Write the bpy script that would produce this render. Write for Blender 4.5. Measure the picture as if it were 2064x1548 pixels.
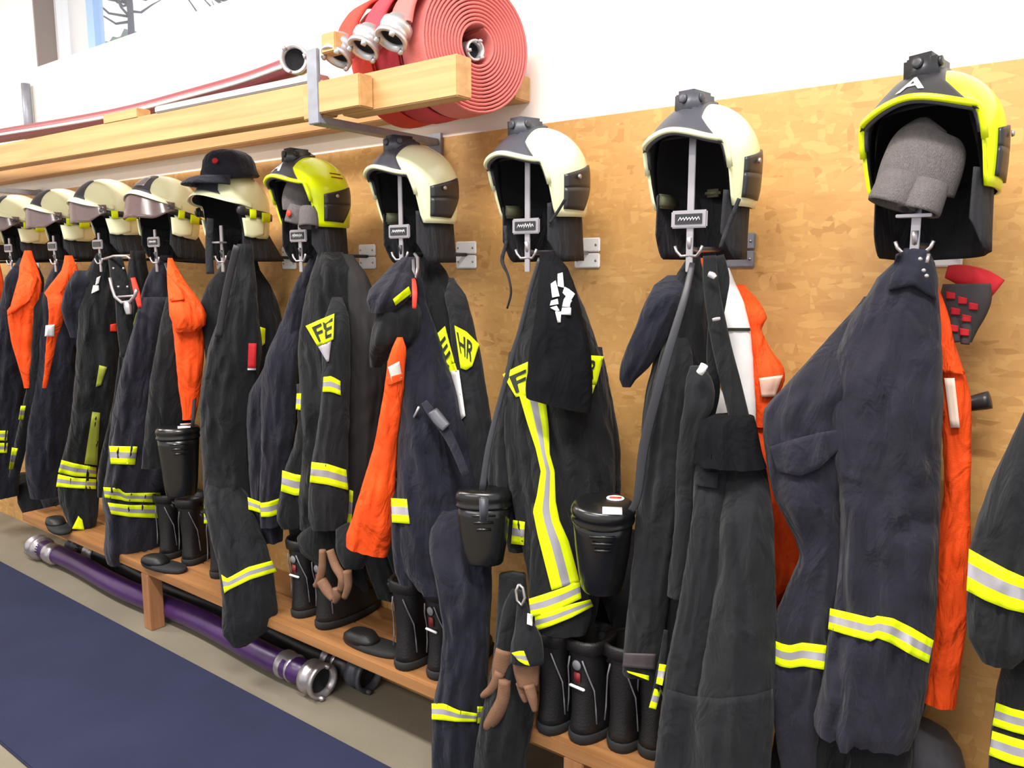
import bpy, bmesh, math, random
from mathutils import Vector, Matrix, noise
from mathutils.bvhtree import BVHTree
random.seed(4)
S = bpy.context.scene
COL = S.collection
PI = math.pi
for o in list(bpy.data.objects): bpy.data.objects.remove(o)

# ------------------------------------------------------------------ camera, world, lights, exposure
F = 1600.0; PITCH = math.radians(8.04); YAW = math.radians(37.1); CY = -1.94; CH = 1.5
cam_d = bpy.data.cameras.new('camera'); cam = bpy.data.objects.new('camera', cam_d); COL.objects.link(cam)
cam.location = (0, CY, CH); cam.rotation_euler = (PI/2 - PITCH, 0, YAW)
cam_d.sensor_width = 36; cam_d.lens = F/2064*36; cam_d.clip_start = .02; cam_d.clip_end = 200
S.camera = cam
S.view_settings.view_transform = 'Standard'; S.view_settings.look = 'None'
S.view_settings.gamma = 1; S.view_settings.use_curve_mapping = False
S.view_settings.exposure = 0.0
wd = bpy.data.worlds.new('world'); S.world = wd; wd.use_nodes = True
wd.node_tree.nodes['Background'].inputs[0].default_value = (.93, .96, 1, 1)
wd.node_tree.nodes['Background'].inputs[1].default_value = 1.15
def area(name, loc, rot, sx, sy, power, col):
    l = bpy.data.lights.new(name, 'AREA'); l.shape = 'RECTANGLE'; l.size = sx; l.size_y = sy
    l.energy = power; l.color = col
    o = bpy.data.objects.new(name, l); COL.objects.link(o); o.location = loc; o.rotation_euler = rot
    return o
WARM = (1, .965, .91)
area('ceiling_light', (-.2, -1.75, 3.35), (0, 0, 0), 1.6, .25, 128, WARM)
area('ceiling_light', (-2.9, -1.75, 3.35), (0, 0, 0), 1.6, .25, 100, WARM)
area('ceiling_light', (-5.6, -1.75, 3.35), (0, 0, 0), 1.6, .25, 88, WARM)
area('ceiling_light', (-1.2, -4.0, 3.35), (0, 0, 0), 3.0, .3, 115, WARM)

def ray(px, py):
    x = (px-1032)/F; y = (774-py)/F
    fw = math.cos(PITCH)+y*math.sin(PITCH); up = y*math.cos(PITCH)-math.sin(PITCH)
    return Vector((-fw*math.sin(YAW)+x*math.cos(YAW), fw*math.cos(YAW)+x*math.sin(YAW), up))
CAM = Vector((0, CY, CH))
def P(px, py, Y):
    d = ray(px, py); return CAM + d*((Y-CY)/d.y)
def G(px, py, Z=0):
    d = ray(px, py); return CAM + d*((Z-CH)/d.z)
def mpp(p):   # metres per photo pixel at a point
    return (Vector((-math.sin(YAW)*math.cos(PITCH), math.cos(YAW)*math.cos(PITCH), -math.sin(PITCH))).dot(p-CAM))/F

# ------------------------------------------------------------------ materials
def srgb(c):
    return tuple(((v/255)/12.92 if v/255 <= .04045 else ((v/255+.055)/1.055)**2.4) for v in c)
MC = {}
def mat(name, rgb, rough=.7, metal=0, var=.0, vs=20, bump=0, bs=200, spec=.5, alpha=1, stretch=None, sheen=0, coat=0):
    if name in MC: return MC[name]
    m = bpy.data.materials.new(name); m.use_nodes = True; n = m.node_tree.nodes; L = m.node_tree.links
    b = n['Principled BSDF']; c = srgb(rgb)
    b.inputs['Base Color'].default_value = (*c, 1); b.inputs['Roughness'].default_value = rough
    b.inputs['Metallic'].default_value = metal; b.inputs['Specular IOR Level'].default_value = spec
    if sheen: b.inputs['Sheen Weight'].default_value = sheen; b.inputs['Sheen Roughness'].default_value = .5
    if coat: b.inputs['Coat Weight'].default_value = coat
    if alpha < 1: b.inputs['Alpha'].default_value = alpha
    if var or bump:
        tc = n.new('ShaderNodeTexCoord'); mp = n.new('ShaderNodeMapping')
        L.new(tc.outputs['Object'], mp.inputs[0])
        if stretch: mp.inputs['Scale'].default_value = stretch
    if var:
        t = n.new('ShaderNodeTexNoise'); t.inputs['Scale'].default_value = vs; t.inputs['Detail'].default_value = 5
        L.new(mp.outputs[0], t.inputs['Vector'])
        r = n.new('ShaderNodeValToRGB'); L.new(t.outputs[0], r.inputs[0])
        r.color_ramp.elements[0].position = .3; r.color_ramp.elements[1].position = .7
        r.color_ramp.elements[0].color = (*[v*(1-var) for v in c], 1); r.color_ramp.elements[1].color = (*[min(1, v*(1+var)) for v in c], 1)
        L.new(r.outputs[0], b.inputs['Base Color'])
    if bump:
        t2 = n.new('ShaderNodeTexNoise'); t2.inputs['Scale'].default_value = bs; L.new(mp.outputs[0], t2.inputs['Vector'])
        bp = n.new('ShaderNodeBump'); bp.inputs['Strength'].default_value = bump; bp.inputs['Distance'].default_value = .004
        L.new(t2.outputs[0], bp.inputs['Height']); L.new(bp.outputs[0], b.inputs['Normal'])
        if 'cloth' in name:
            m3 = n.new('ShaderNodeMapping'); m3.inputs['Scale'].default_value = (1, 1, .42); m3.inputs['Rotation'].default_value = (0, .25, 0); L.new(tc.outputs['Object'], m3.inputs[0])
            t3 = n.new('ShaderNodeTexNoise'); t3.inputs['Scale'].default_value = 16; t3.inputs['Detail'].default_value = 3; t3.inputs['Distortion'].default_value = 1.1; L.new(m3.outputs[0], t3.inputs['Vector'])
            b3 = n.new('ShaderNodeBump'); b3.inputs['Strength'].default_value = .7; b3.inputs['Distance'].default_value = .03
            L.new(t3.outputs[0], b3.inputs['Height']); L.new(b3.outputs[0], bp.inputs['Normal'])
    MC[name] = m; return m
def osb_mat():
    m = bpy.data.materials.new('osb'); m.use_nodes = True; n = m.node_tree.nodes; L = m.node_tree.links
    b = n['Principled BSDF']; b.inputs['Roughness'].default_value = .55
    tc = n.new('ShaderNodeTexCoord'); cols = []
    prev = None
    for i, (sc, rot) in enumerate([((26, 1, 60), .5), ((52, 1, 26), -.6), ((22, 1, 80), -.2)]):
        mp = n.new('ShaderNodeMapping'); mp.inputs['Scale'].default_value = sc; mp.inputs['Rotation'].default_value = (0, rot, 0)
        L.new(tc.outputs['Object'], mp.inputs[0])
        v = n.new('ShaderNodeTexVoronoi'); v.inputs['Scale'].default_value = 1; L.new(mp.outputs[0], v.inputs['Vector'])
        sp = n.new('ShaderNodeSeparateColor'); L.new(v.outputs['Color'], sp.inputs[0]); cols.append((sp, v))
    r = []
    for k, (sp, v) in enumerate(cols):
        cr = n.new('ShaderNodeValToRGB'); L.new(sp.outputs[0], cr.inputs[0])
        e = cr.color_ramp.elements
        e[0].position = 0; e[0].color = (*srgb((178, 130, 72)), 1); e[1].position = 1; e[1].color = (*srgb((208, 162, 98)), 1)
        x = e.new(.05); x.color = (*srgb((192, 144, 84)), 1); x = e.new(.7); x.color = (*srgb((199, 151, 89)), 1)
        r.append(cr)
    def mix(a, bb, fac):
        mx = n.new('ShaderNodeMix'); mx.data_type = 'RGBA'
        if isinstance(fac, float): mx.inputs[0].default_value = fac
        else: L.new(fac, mx.inputs[0])
        L.new(a, mx.inputs[6]); L.new(bb, mx.inputs[7]); return mx.outputs[2]
    g1 = n.new('ShaderNodeMath'); g1.operation = 'GREATER_THAN'; L.new(cols[1][0].outputs[1], g1.inputs[0]); g1.inputs[1].default_value = .45
    g2 = n.new('ShaderNodeMath'); g2.operation = 'GREATER_THAN'; L.new(cols[2][0].outputs[1], g2.inputs[0]); g2.inputs[1].default_value = .6
    o = mix(r[0].outputs[0], r[1].outputs[0], g1.outputs[0]); o = mix(o, r[2].outputs[0], g2.outputs[0])
    # sparse dark slivers
    mp = n.new('ShaderNodeMapping'); mp.inputs['Scale'].default_value = (9, 1, 34); mp.inputs['Rotation'].default_value = (0, .45, 0)
    L.new(tc.outputs['Object'], mp.inputs[0])
    nz = n.new('ShaderNodeTexNoise'); nz.inputs['Scale'].default_value = 1.6; nz.inputs['Detail'].default_value = 3; L.new(mp.outputs[0], nz.inputs['Vector'])
    cr = n.new('ShaderNodeValToRGB'); L.new(nz.outputs[0], cr.inputs[0]); cr.color_ramp.elements[0].position = .66; cr.color_ramp.elements[1].position = .74
    dk = n.new('ShaderNodeRGB'); dk.outputs[0].default_value = (*srgb((166, 108, 52)), 1)
    sc = n.new('ShaderNodeMath'); sc.operation = 'MULTIPLY'; sc.inputs[1].default_value = .75; L.new(cr.outputs[0], sc.inputs[0])
    o = mix(o, dk.outputs[0], sc.outputs[0])
    L.new(o, b.inputs['Base Color'])
    bp = n.new('ShaderNodeBump'); bp.inputs['Strength'].default_value = .35; bp.inputs['Distance'].default_value = .002
    L.new(cols[0][0].outputs[0], bp.inputs['Height']); L.new(bp.outputs[0], b.inputs['Normal'])
    return m
OSB = osb_mat()
def wood_mat(name, a, c, axis_scale):
    m = bpy.data.materials.new(name); m.use_nodes = True; n = m.node_tree.nodes; L = m.node_tree.links
    b = n['Principled BSDF']; b.inputs['Roughness'].default_value = .55
    tc = n.new('ShaderNodeTexCoord'); mp = n.new('ShaderNodeMapping'); mp.inputs['Scale'].default_value = axis_scale
    L.new(tc.outputs['Object'], mp.inputs[0])
    t = n.new('ShaderNodeTexNoise'); t.inputs['Scale'].default_value = 1; t.inputs['Detail'].default_value = 6; t.inputs['Distortion'].default_value = .6
    L.new(mp.outputs[0], t.inputs['Vector']); r = n.new('ShaderNodeValToRGB'); L.new(t.outputs[0], r.inputs[0])
    r.color_ramp.elements[0].position = .3; r.color_ramp.elements[1].position = .7
    r.color_ramp.elements[0].color = (*srgb(a), 1); r.color_ramp.elements[1].color = (*srgb(c), 1)
    L.new(r.outputs[0], b.inputs['Base Color']); return m
BEAM = wood_mat('beam_wood', (184, 136, 84), (206, 162, 108), (1.2, 30, 40))
BENCH = wood_mat('bench_wood', (136, 92, 52), (168, 118, 72), (1.5, 32, 32))
LEGW = wood_mat('leg_wood', (140, 94, 60), (165, 114, 76), (30, 30, 2))
WALL = mat('plaster', (240, 235, 230), .9, var=.02, vs=8)
FLOORM = mat('concrete', (122, 114, 99), .75, var=.12, vs=2.2, bump=.15, bs=90)
MATB = mat('blue_mat', (45, 49, 73), .95, var=.1, vs=3, bump=.5, bs=500, spec=.15)
NAVY = mat('navy_cloth', (31, 30, 42), .85, var=.16, vs=9, bump=.35, bs=700, spec=.25, sheen=.1)
NAVY2 = mat('deep_navy_cloth', (25, 26, 39), .85, var=.18, vs=10, bump=.3, bs=700, spec=.25, sheen=.08)
BLK = mat('black_cloth', (21, 22, 25), .85, var=.16, vs=9, bump=.3, bs=700, spec=.25, sheen=.08)
CHAR = mat('charcoal_cloth', (26, 27, 31), .85, var=.12, vs=8, bump=.3, bs=800, spec=.25, sheen=.08)
TEEB = mat('tee_cloth', (20, 20, 23), .95, var=.1, vs=12, bump=.2, bs=900, spec=.1)
ORG = mat('orange_cloth', (240, 78, 18), .75, var=.1, vs=8, bump=.25, bs=500, spec=.3)
ORGI = mat('orange_lining', (236, 190, 170), .7)
YEL = mat('fluo_yellow', (226, 244, 10), .6, spec=.3)
SIL = mat('silver_band', (166, 162, 170), .45, metal=.15, bump=.1, bs=900)
INK = mat('dark_print', (30, 34, 24), .8)
WHT = mat('white_cloth', (232, 228, 228), .8, var=.04, vs=30)
SHELLC = mat('cream_shell', (236, 238, 198), .22, spec=.6, coat=.4)
SHELLY = mat('yellow_shell', (222, 240, 0), .25, spec=.6, coat=.4)
DARKP = mat('black_plastic', (38, 38, 42), .38, spec=.5)
GREYP = mat('graphite_plastic', (66, 67, 76), .42, spec=.5)
LINER = mat('liner', (20, 20, 24), .9)
CAPE = mat('cape_cloth', (27, 27, 33), .8, bump=.2, bs=300)
STEEL = mat('steel', (178, 172, 176), .35, metal=.75)
ALU = mat('aluminium', (205, 203, 205), .38, metal=.7, bump=.1, bs=60)
GALV = mat('galvanised', (150, 152, 162), .5, metal=.5, var=.1, vs=30)
PLATE = mat('white_plate', (250, 249, 250), .5)
RUB = mat('boot_leather', (20, 19, 21), .5, bump=.25, bs=220)
SOLE = mat('boot_sole', (26, 26, 28), .8, bump=.3, bs=60)
GREYT = mat('grey_piping', (120, 118, 124), .5)
TAN = mat('tan_leather', (118, 84, 62), .8, var=.12, vs=40, bump=.3, bs=300)
KNIT = mat('grey_knit', (108, 102, 102), .95, var=.1, vs=60, bump=.9, bs=350, stretch=(3, 3, .6))
RED = mat('red_cloth', (186, 22, 34), .8, var=.1, vs=30)
REDB = mat('bright_red', (226, 50, 26), .6)
GLR = mat('glove_grey', (62, 56, 58), .9)
PURP = mat('purple_hose', (62, 32, 84), .35, var=.1, vs=12, bump=.1, bs=30)
BLKH = mat('black_hose', (30, 26, 32), .4)
HOSE1 = mat('pink_hose', (206, 112, 108), .8, bump=.3, bs=400, var=.05, vs=20)
HOSE2 = mat('crimson_hose', (190, 58, 72), .8, bump=.3, bs=400, var=.06, vs=20)
HOSE3 = mat('red_hose', (215, 62, 48), .8, bump=.3, bs=400, var=.06, vs=20)
SUCT = mat('wine_suction', (142, 66, 72), .4)
CANM = mat('can_plastic', (20, 20, 22), .25, spec=.6)
VISOR = mat('tinted_visor', (112, 92, 92), .12, alpha=.72, spec=.8)
WIN = mat('window_frame_paint', (236, 236, 240), .5)
WINB = mat('blue_frame_paint', (158, 190, 232), .5)
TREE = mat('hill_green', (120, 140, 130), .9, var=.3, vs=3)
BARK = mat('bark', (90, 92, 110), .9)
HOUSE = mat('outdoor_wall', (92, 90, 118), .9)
glassm = mat('pane_glass', (255, 255, 255), .02, alpha=.06)

# ------------------------------------------------------------------ object helpers
ORG0 = {}
GEO = {}
def thing(name, label, cat, loc, group=None):
    o = bpy.data.objects.new(name, None); COL.objects.link(o); o.empty_display_size = .05
    o.location = loc; o['label'] = label; o['category'] = cat
    if group: o['group'] = group
    ORG0[o] = Vector(loc); return o
def tag(o, label, cat, group=None):
    o['label'] = label; o['category'] = cat
    if group: o['group'] = group
    return o
def mk(name, V, Fc, m, parent=None, smooth=True, fm=None, label=None, base=None):
    """vertices in world space -> one mesh object under its parent"""
    org = ORG0[parent] if parent is not None else (Vector(base) if base is not None else Vector((0, 0, 0)))
    me = bpy.data.meshes.new(name); me.from_pydata([tuple(Vector(v)-org) for v in V], [], Fc)
    for q in (m if isinstance(m, list) else [m]): me.materials.append(q)
    if fm: me.polygons.foreach_set('material_index', fm)
    if smooth: me.polygons.foreach_set('use_smooth', [True]*len(me.polygons))
    me.update(); me.validate()
    o = bpy.data.objects.new(name, me); COL.objects.link(o)
    if parent is not None: o.parent = parent; ORG0[o] = ORG0[parent]
    else: o.location = org; ORG0[o] = org
    GEO[o] = ([Vector(v) for v in V], Fc)
    if label: o['label'] = label
    return o
def struct(o): o['kind'] = 'structure'; return o
def boxg(lo, hi, bev=0):
    bm = bmesh.new(); bmesh.ops.create_cube(bm, size=1)
    for v in bm.verts: v.co = Vector([(lo[i]+hi[i])/2 + v.co[i]*(hi[i]-lo[i]) for i in range(3)])
    if bev: bmesh.ops.bevel(bm, geom=bm.edges[:], offset=bev, segments=2, affect='EDGES')
    bm.verts.index_update()
    V = [v.co.copy() for v in bm.verts]; Fc = [[v.index for v in f.verts] for f in bm.faces]; bm.free(); return V, Fc
def box(name, lo, hi, m, parent=None, bev=0, label=None, M=None, base=None):
    V, Fc = boxg(lo, hi, bev)
    if M: V = [M @ v for v in V]
    if base is None and parent is None: base = sum(V, Vector())/len(V)
    return mk(name, V, Fc, m, parent, smooth=False, label=label, base=base)
def join(*gs):
    V = []; Fc = []
    for a, b in gs:
        k = len(V); V += list(a); Fc += [[i+k for i in f] for f in b]
    return V, Fc
def sweepg(pts, rad, n=10, flat=1.0, ref=None, closed=False, cap=True):
    """tube along pts; flat scales the axis lying along ref (depth)"""
    V = []; Fc = []; N = len(pts)
    if not hasattr(rad, '__len__'): rad = [rad]*N
    side_prev = None
    for i, p in enumerate(pts):
        a = pts[(i-1) % N] if (closed or i) else pts[0]; b = pts[(i+1) % N] if (closed or i < N-1) else pts[-1]
        t = (Vector(b)-Vector(a)).normalized()
        if ref is not None: rv = ref
        else: rv = (Vector(p)-CAM).normalized()
        s = t.cross(rv)
        if s.length < 1e-4: s = side_prev or t.orthogonal()
        s.normalize()
        if side_prev is not None and s.dot(side_prev) < 0 and ref is None: s = -s
        side_prev = s; d = s.cross(t).normalized()
        for k in range(n):
            ph = 2*PI*k/n; V.append(Vector(p)+s*math.cos(ph)*rad[i]+d*math.sin(ph)*rad[i]*flat)
    R = N if closed else N-1
    for i in range(R):
        for k in range(n):
            j = (i+1) % N
            Fc.append([i*n+k, i*n+(k+1) % n, j*n+(k+1) % n, j*n+k])
    if cap and not closed: Fc.append(list(range(n))[::-1]); Fc.append([(N-1)*n+k for k in range(n)])
    return V, Fc
def smooth_pts(pts, sub=5):
    """catmull-rom through tuples"""
    out = []; n = len(pts)
    for i in range(n-1):
        p0 = pts[max(i-1, 0)]; p1 = pts[i]; p2 = pts[i+1]; p3 = pts[min(i+2, n-1)]
        for s in range(sub):
            t = s/sub
            out.append(tuple(.5*((2*b)+(-a+c)*t+(2*a-5*b+4*c-d)*t*t+(-a+3*b-3*c+d)*t**3) for a, b, c, d in zip(p0, p1, p2, p3)))
    out.append(tuple(pts[-1])); return out
def strap(name, pts, Y, m, parent, flat=.35, sub=4, n=10, label=None):
    """pts (px,py,width_px[,Y]) placed on the vertical plane at depth Y"""
    q = [(a[0], a[1], a[2], a[3] if len(a) > 3 else Y) for a in pts]
    q = smooth_pts(q, sub); C = [P(a[0], a[1], a[3]) for a in q]
    R = [a[2]/2*mpp(c) for a, c in zip(q, C)]
    V, Fc = sweepg(C, R, n, flat)
    return mk(name, V, Fc, m, parent, label=label)
def sst(a, b, x):
    t = max(0, min(1, (x-a)/(b-a))); return t*t*(3-2*t)
SEED = [0]
def loft(name, rows, Y, T, m, parent, amp=.3, seed=None, label=None, n=48, step=11, ffreq=1.5, tilt=0, emb=None):
    amp *= 1.25
    if emb is None: emb = .07 if name in ('sleeve', 'leg', 'front_flap', 'front_panel') else 0
    """hanging cloth: a closed body whose outline follows rows (py,xl,xr[,Y]); T is its thickness"""
    SEED[0] += 1; sd = seed if seed is not None else SEED[0]*7.31
    q = [(r[0], r[1], r[2], r[3] if len(r) > 3 else Y) for r in rows]
    # resample each span
    out = []
    for i in range(len(q)-1):
        k = max(1, int(abs(q[i+1][0]-q[i][0])/step))
        p0 = q[max(i-1, 0)]; p1 = q[i]; p2 = q[i+1]; p3 = q[min(i+2, len(q)-1)]
        for s in range(k):
            t = s/k; r = []
            for j in range(4):
                if j == 0: r.append(p1[0]+(p2[0]-p1[0])*t)
                else:
                    lin = p1[j]+(p2[j]-p1[j])*t
                    a, b, c, d = p0[j], p1[j], p2[j], p3[j]
                    cr = .5*((2*b)+(-a+c)*t+(2*a-5*b+4*c-d)*t*t+(-a+3*b-3*c+d)*t**3)
                    r.append(.5*lin+.5*cr)
            out.append(r)
    out.append(list(q[-1])); V = []; Fc = []; M = len(out)
    L0 = 0; prev = None
    for i, (py, xl, xr, yy) in enumerate(out):
        jit = 1.6*noise.noise(Vector((py*.03, sd, 1.3)))+.8*noise.noise(Vector((py*.09, sd, 4.1)))
        jit2 = 1.6*noise.noise(Vector((py*.03, sd, 8.3)))+.8*noise.noise(Vector((py*.09, sd, 9.1)))
        xl += jit; xr += jit2
        if yy < -.305 and py < 620: yy = yy+(-.305-yy)*(1-sst(505, 620, py))**1.0   # cloth gathers at the hook
        c = P((xl+xr)/2, py, yy); rh = Vector(((c-CAM).x, (c-CAM).y, 0)).normalized()
        def onpl(px):
            d = ray(px, py); return CAM + d*((c-CAM).dot(rh)/d.dot(rh))
        a, b = onpl(xl), onpl(xr); ctr = (a+b)/2; A = (b-a)/2; hw = A.length
        A = Vector((A.x, A.y, 0)); ctr.z = c.z; t = min(T/2, hw*.75)
        pr = i/max(1, M-1); tl = tilt*max(0, (pr-.55)/.45)*mpp(c)/2
        if emb and pr < .22: ctr = ctr + rh*(emb*(1-pr/.22)**2)
        v = c.z*9
        for k in range(n):
            ph = 2*PI*k/n; cs, sn = math.cos(ph), math.sin(ph)
            u = cs*hw*30
            f = noise.noise(Vector((u*.55*ffreq+.25*v, v*.16, sd)))*1.1
            r1 = noise.noise(Vector((u*.9*ffreq-.2*v, v*.28, sd+5))); f += (.5-abs(r1)*2)*.55
            f += noise.noise(Vector((u*1.3, v*1.1, sd+9)))*.28
            r2 = noise.noise(Vector((u*.35+.6*v, v*.9-u*.3, sd+15))); f += (.4-abs(r2)*2.4)*.35
            ff = amp*f*(abs(sn)**.7)
            sq = math.copysign(abs(sn)**.75, sn)
            V.append(ctr + A*cs + (-rh)*(t*(-sq)*-1*(1)+0)*1 + (-rh)*math.copysign(ff*t*1.2, sn) + Vector((0, 0, -tl*cs*(1 if A.dot(Vector((1, 0, 0))) > 0 else -1))))
        prev = c
    for i in range(M-1):
        for k in range(n): Fc.append([i*n+k, i*n+(k+1) % n, (i+1)*n+(k+1) % n, (i+1)*n+k][::-1])
    # top cap, recessed bottom
    V.append(sum(V[:n], Vector())/n); ti = len(V)-1
    for k in range(n): Fc.append([ti, (k+1) % n, k][::-1])
    last = [V[(M-1)*n+k].copy() for k in range(n)]; cc = sum(last, Vector())/n
    base = len(V)
    for p in last: V.append(cc+(p-cc)*.9+Vector((0, 0, .002)))
    for p in last: V.append(cc+(p-cc)*.8+Vector((0, 0, .03)))
    for k in range(n):
        k2 = (k+1) % n
        Fc.append([(M-1)*n+k, (M-1)*n+k2, base+k2, base+k][::-1]); Fc.append([base+k, base+k2, base+n+k2, base+n+k][::-1])
    Fc.append([base+n+k for k in range(n)])
    o = mk(name, V, Fc, m, parent, label=label)
    lo, hi = (M-1)*n, M*n
    for e in o.data.edges:
        if all(lo <= q < hi for q in e.vertices): e.use_edge_sharp = True
    return o
# ---- draping of bands, prints and flaps on cloth already made
BV = {}
def hit(targets, px, py):
    d = ray(px, py).normalized(); best = None
    for t in targets:
        if t not in BV: BV[t] = BVHTree.FromPolygons(*GEO[t])
        h = BV[t].ray_cast(CAM, d)
        if h[0] is not None and (best is None or h[3] < best): best = h[3]
    return best, d
def drape_fn(targets, off):
    last = [None]
    def f(px, py, o=off):
        h, d = hit(targets, px, py)
        if h is None:
            if last[0] is None:
                for dx, dy in ((6, 0), (-6, 0), (0, 6), (0, -6), (14, 0), (-14, 0), (0, 14), (0, -14), (30, 0), (-30, 0), (60, 0), (-60, 0)):
                    h, _ = hit(targets, px+dx, py+dy)
                    if h: break
                if h is None: h = 2.0
            else: h = last[0]
        last[0] = h; return CAM + d*(h-o)
    return f
def resamp(poly, n):
    L = [0]
    for a, b in zip(poly, poly[1:]): L.append(L[-1]+math.hypot(b[0]-a[0], b[1]-a[1]))
    out = []
    for i in range(n+1):
        s = L[-1]*i/n; k = 0
        while k < len(L)-2 and L[k+1] < s: k += 1
        t = (s-L[k])/max(1e-6, L[k+1]-L[k]); out.append((poly[k][0]+(poly[k+1][0]-poly[k][0])*t, poly[k][1]+(poly[k+1][1]-poly[k][1])*t))
    return out
def drape(name, top, bot, targets, m, parent, off=.004, bands=None, label=None, nu=None, nv=6, thick=.003):
    """strip between two photo polylines laid on the cloth; bands = (material, end fraction) across"""
    Lg = max(sum(math.hypot(b[0]-a[0], b[1]-a[1]) for a, b in zip(p, p[1:])) for p in (top, bot))
    nu = nu or max(3, int(Lg/7)); A = resamp(top, nu); B = resamp(bot, nu); f = drape_fn(targets, off)
    mats = [m] if bands is None else []; fr = []
    vs = [j/nv for j in range(nv+1)]
    if bands:
        ends = [b[1] for b in bands]; vs = [0]
        for k, e in enumerate(ends):
            s = vs[-1]; vs += [s+(e-s)*.5, e]
    front = []
    for i in range(nu+1):
        for v in vs:
            front.append(f(A[i][0]+(B[i][0]-A[i][0])*v, A[i][1]+(B[i][1]-A[i][1])*v))
    # even out jumps in depth along the strip
    W = len(vs); dist = [(p-CAM).length for p in front]; md = sorted(dist)[len(dist)//2]
    for it in range(2):
        nd = dist[:]
        for i in range(nu+1):
            for j in range(W):
                nb = [dist[ii*W+jj] for ii in (i-1, i, i+1) for jj in (j-1, j, j+1) if 0 <= ii <= nu and 0 <= jj < W]
                nd[i*W+j] = min(dist[i*W+j], (sum(nb)/len(nb)))
        dist = nd
    front = [CAM+(p-CAM).normalized()*d for p, d in zip(front, dist)]
    back = [p+(p-CAM).normalized()*thick for p in front]
    V = front+back; N = len(front); Fc = []; fm = []
    for i in range(nu):
        for j in range(W-1):
            a = i*W+j; q = [a, a+1, a+W+1, a+W]; Fc.append(q); Fc.append([x+N for x in q][::-1])
            mi = 0
            if bands:
                mid = (vs[j]+vs[j+1])/2; mi = next(k for k, b in enumerate(bands) if mid < b[1])
            fm += [mi, mi]
    per = [i*W for i in range(nu+1)] + [nu*W+j for j in range(1, W)] + [i*W+W-1 for i in range(nu-1, -1, -1)] + [j for j in range(W-2, 0, -1)]
    for a, b in zip(per, per[1:]+per[:1]): Fc.append([a, b, b+N, a+N]); fm.append(0)
    return mk(name, V, Fc, [b[0] for b in bands] if bands else m, parent, fm=fm, label=label)
REFL = lambda: [(YEL, .33), (SIL, .66), (YEL, 1.0)]
def band(top, bot, tg, parent, name='reflective_stripe', **k):
    return drape(name, top, bot, tg, None, parent, bands=REFL(), **k)
FC = {}
def text_geo(s):
    if s in FC: return FC[s]
    c = bpy.data.curves.new('txt', 'FONT'); c.body = s; c.resolution_u = 2; c.offset = .02
    o = bpy.data.objects.new('txt', c); COL.objects.link(o)
    dg = bpy.context.evaluated_depsgraph_get(); dg.update(); me = bpy.data.meshes.new_from_object(o.evaluated_get(dg))
    V = [v.co.copy() for v in me.vertices]; Fc = [list(p.vertices) for p in me.polygons]
    bpy.data.objects.remove(o); bpy.data.curves.remove(c); bpy.data.meshes.remove(me)
    x0 = min(v.x for v in V); x1 = max(v.x for v in V); y0 = min(v.y for v in V); y1 = max(v.y for v in V)
    V = [((v.x-x0)/(x1-x0), (v.y-y0)/(y1-y0)) for v in V]
    # split long faces a little is unnecessary: letters are small
    FC[s] = (V, Fc); return FC[s]
def drape_text(s, tl, tr, br, bl, targets, m, parent, off=.009, name='lettering', label=None):
    V2, Fc = text_geo(s); f = drape_fn(targets, off); V = []
    for u, v in V2:
        t = (tl[0]+(tr[0]-tl[0])*u, tl[1]+(tr[1]-tl[1])*u); b = (bl[0]+(br[0]-bl[0])*u, bl[1]+(br[1]-bl[1])*u)
        V.append(f(b[0]+(t[0]-b[0])*v, b[1]+(t[1]-b[1])*v))
    dist = sorted((p-CAM).length for p in V)
    return mk(name, V, Fc, m, parent, smooth=False, label=label)

# ------------------------------------------------------------------ the room
def wall_with_hole(name, x0, x1, z0, z1, hx0, hx1, hz0, hz1, y0, y1):
    g = []
    for lo, hi in (((x0, y0, z0), (hx0, y1, z1)), ((hx1, y0, z0), (x1, y1, z1)), ((hx0, y0, z0), (hx1, y1, hz0)), ((hx0, y0, hz1), (hx1, y1, z1))):
        g.append(boxg(lo, hi))
    V, Fc = join(*g); return struct(mk(name, V, Fc, WALL, smooth=False))
XL, XR = -7.5, 2.2
wall = wall_with_hole('wall_back', XL, XR, 0, 3.6, -4.54, -2.6, 2.547, 3.42, 0, .30)
struct(box('floor', (XL, -6, -.1), (XR, .3, 0), FLOORM, base=(0, 0, 0)))
struct(box('ceiling', (XL, -6, 3.6), (XR, .3, 3.7), WALL))
struct(box('wall_left', (XL-.1, -6, 0), (XL, .3, 3.6), WALL))
osb = box('osb_panel', (-6.9, -.018, .0), (1.9, 0, 1.918), OSB, wall)
tag(box('floor_mat', (-6.8, -1.05, 0), (.9, -.386, .012), MATB, bev=.004), 'long dark blue runner mat lying on the pale floor in front of the bench', 'mat')
wn = struct(box('window_1', (-4.54, .10, 2.547), (-2.6, .16, 2.575), WIN))
for nm, lo, hi, m in (('window_frame', (-4.54, .10, 2.575), (-4.505, .16, 3.42), WIN), ('window_frame', (-2.67, .10, 2.575), (-2.6, .16, 3.42), WIN),
                      ('window_frame', (-4.505, .10, 3.35), (-2.67, .16, 3.42), WIN), ('mullion', (-4.19, .10, 2.575), (-4.12, .15, 3.35), WINB),
                      ('pane', (-4.12, .125, 2.575), (-2.67, .131, 3.35), glassm), ('pane', (-4.505, .125, 2.575), (-4.19, .131, 3.35), glassm)):
    box(nm, lo, hi, m, wn)
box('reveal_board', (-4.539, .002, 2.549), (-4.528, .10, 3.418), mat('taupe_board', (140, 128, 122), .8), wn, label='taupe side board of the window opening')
tag(box('outdoor_shed', (-30, 6, -1), (-16.35, 6.3, 9.5), HOUSE), 'dark purplish building corner behind the left window pane', 'building')
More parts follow.
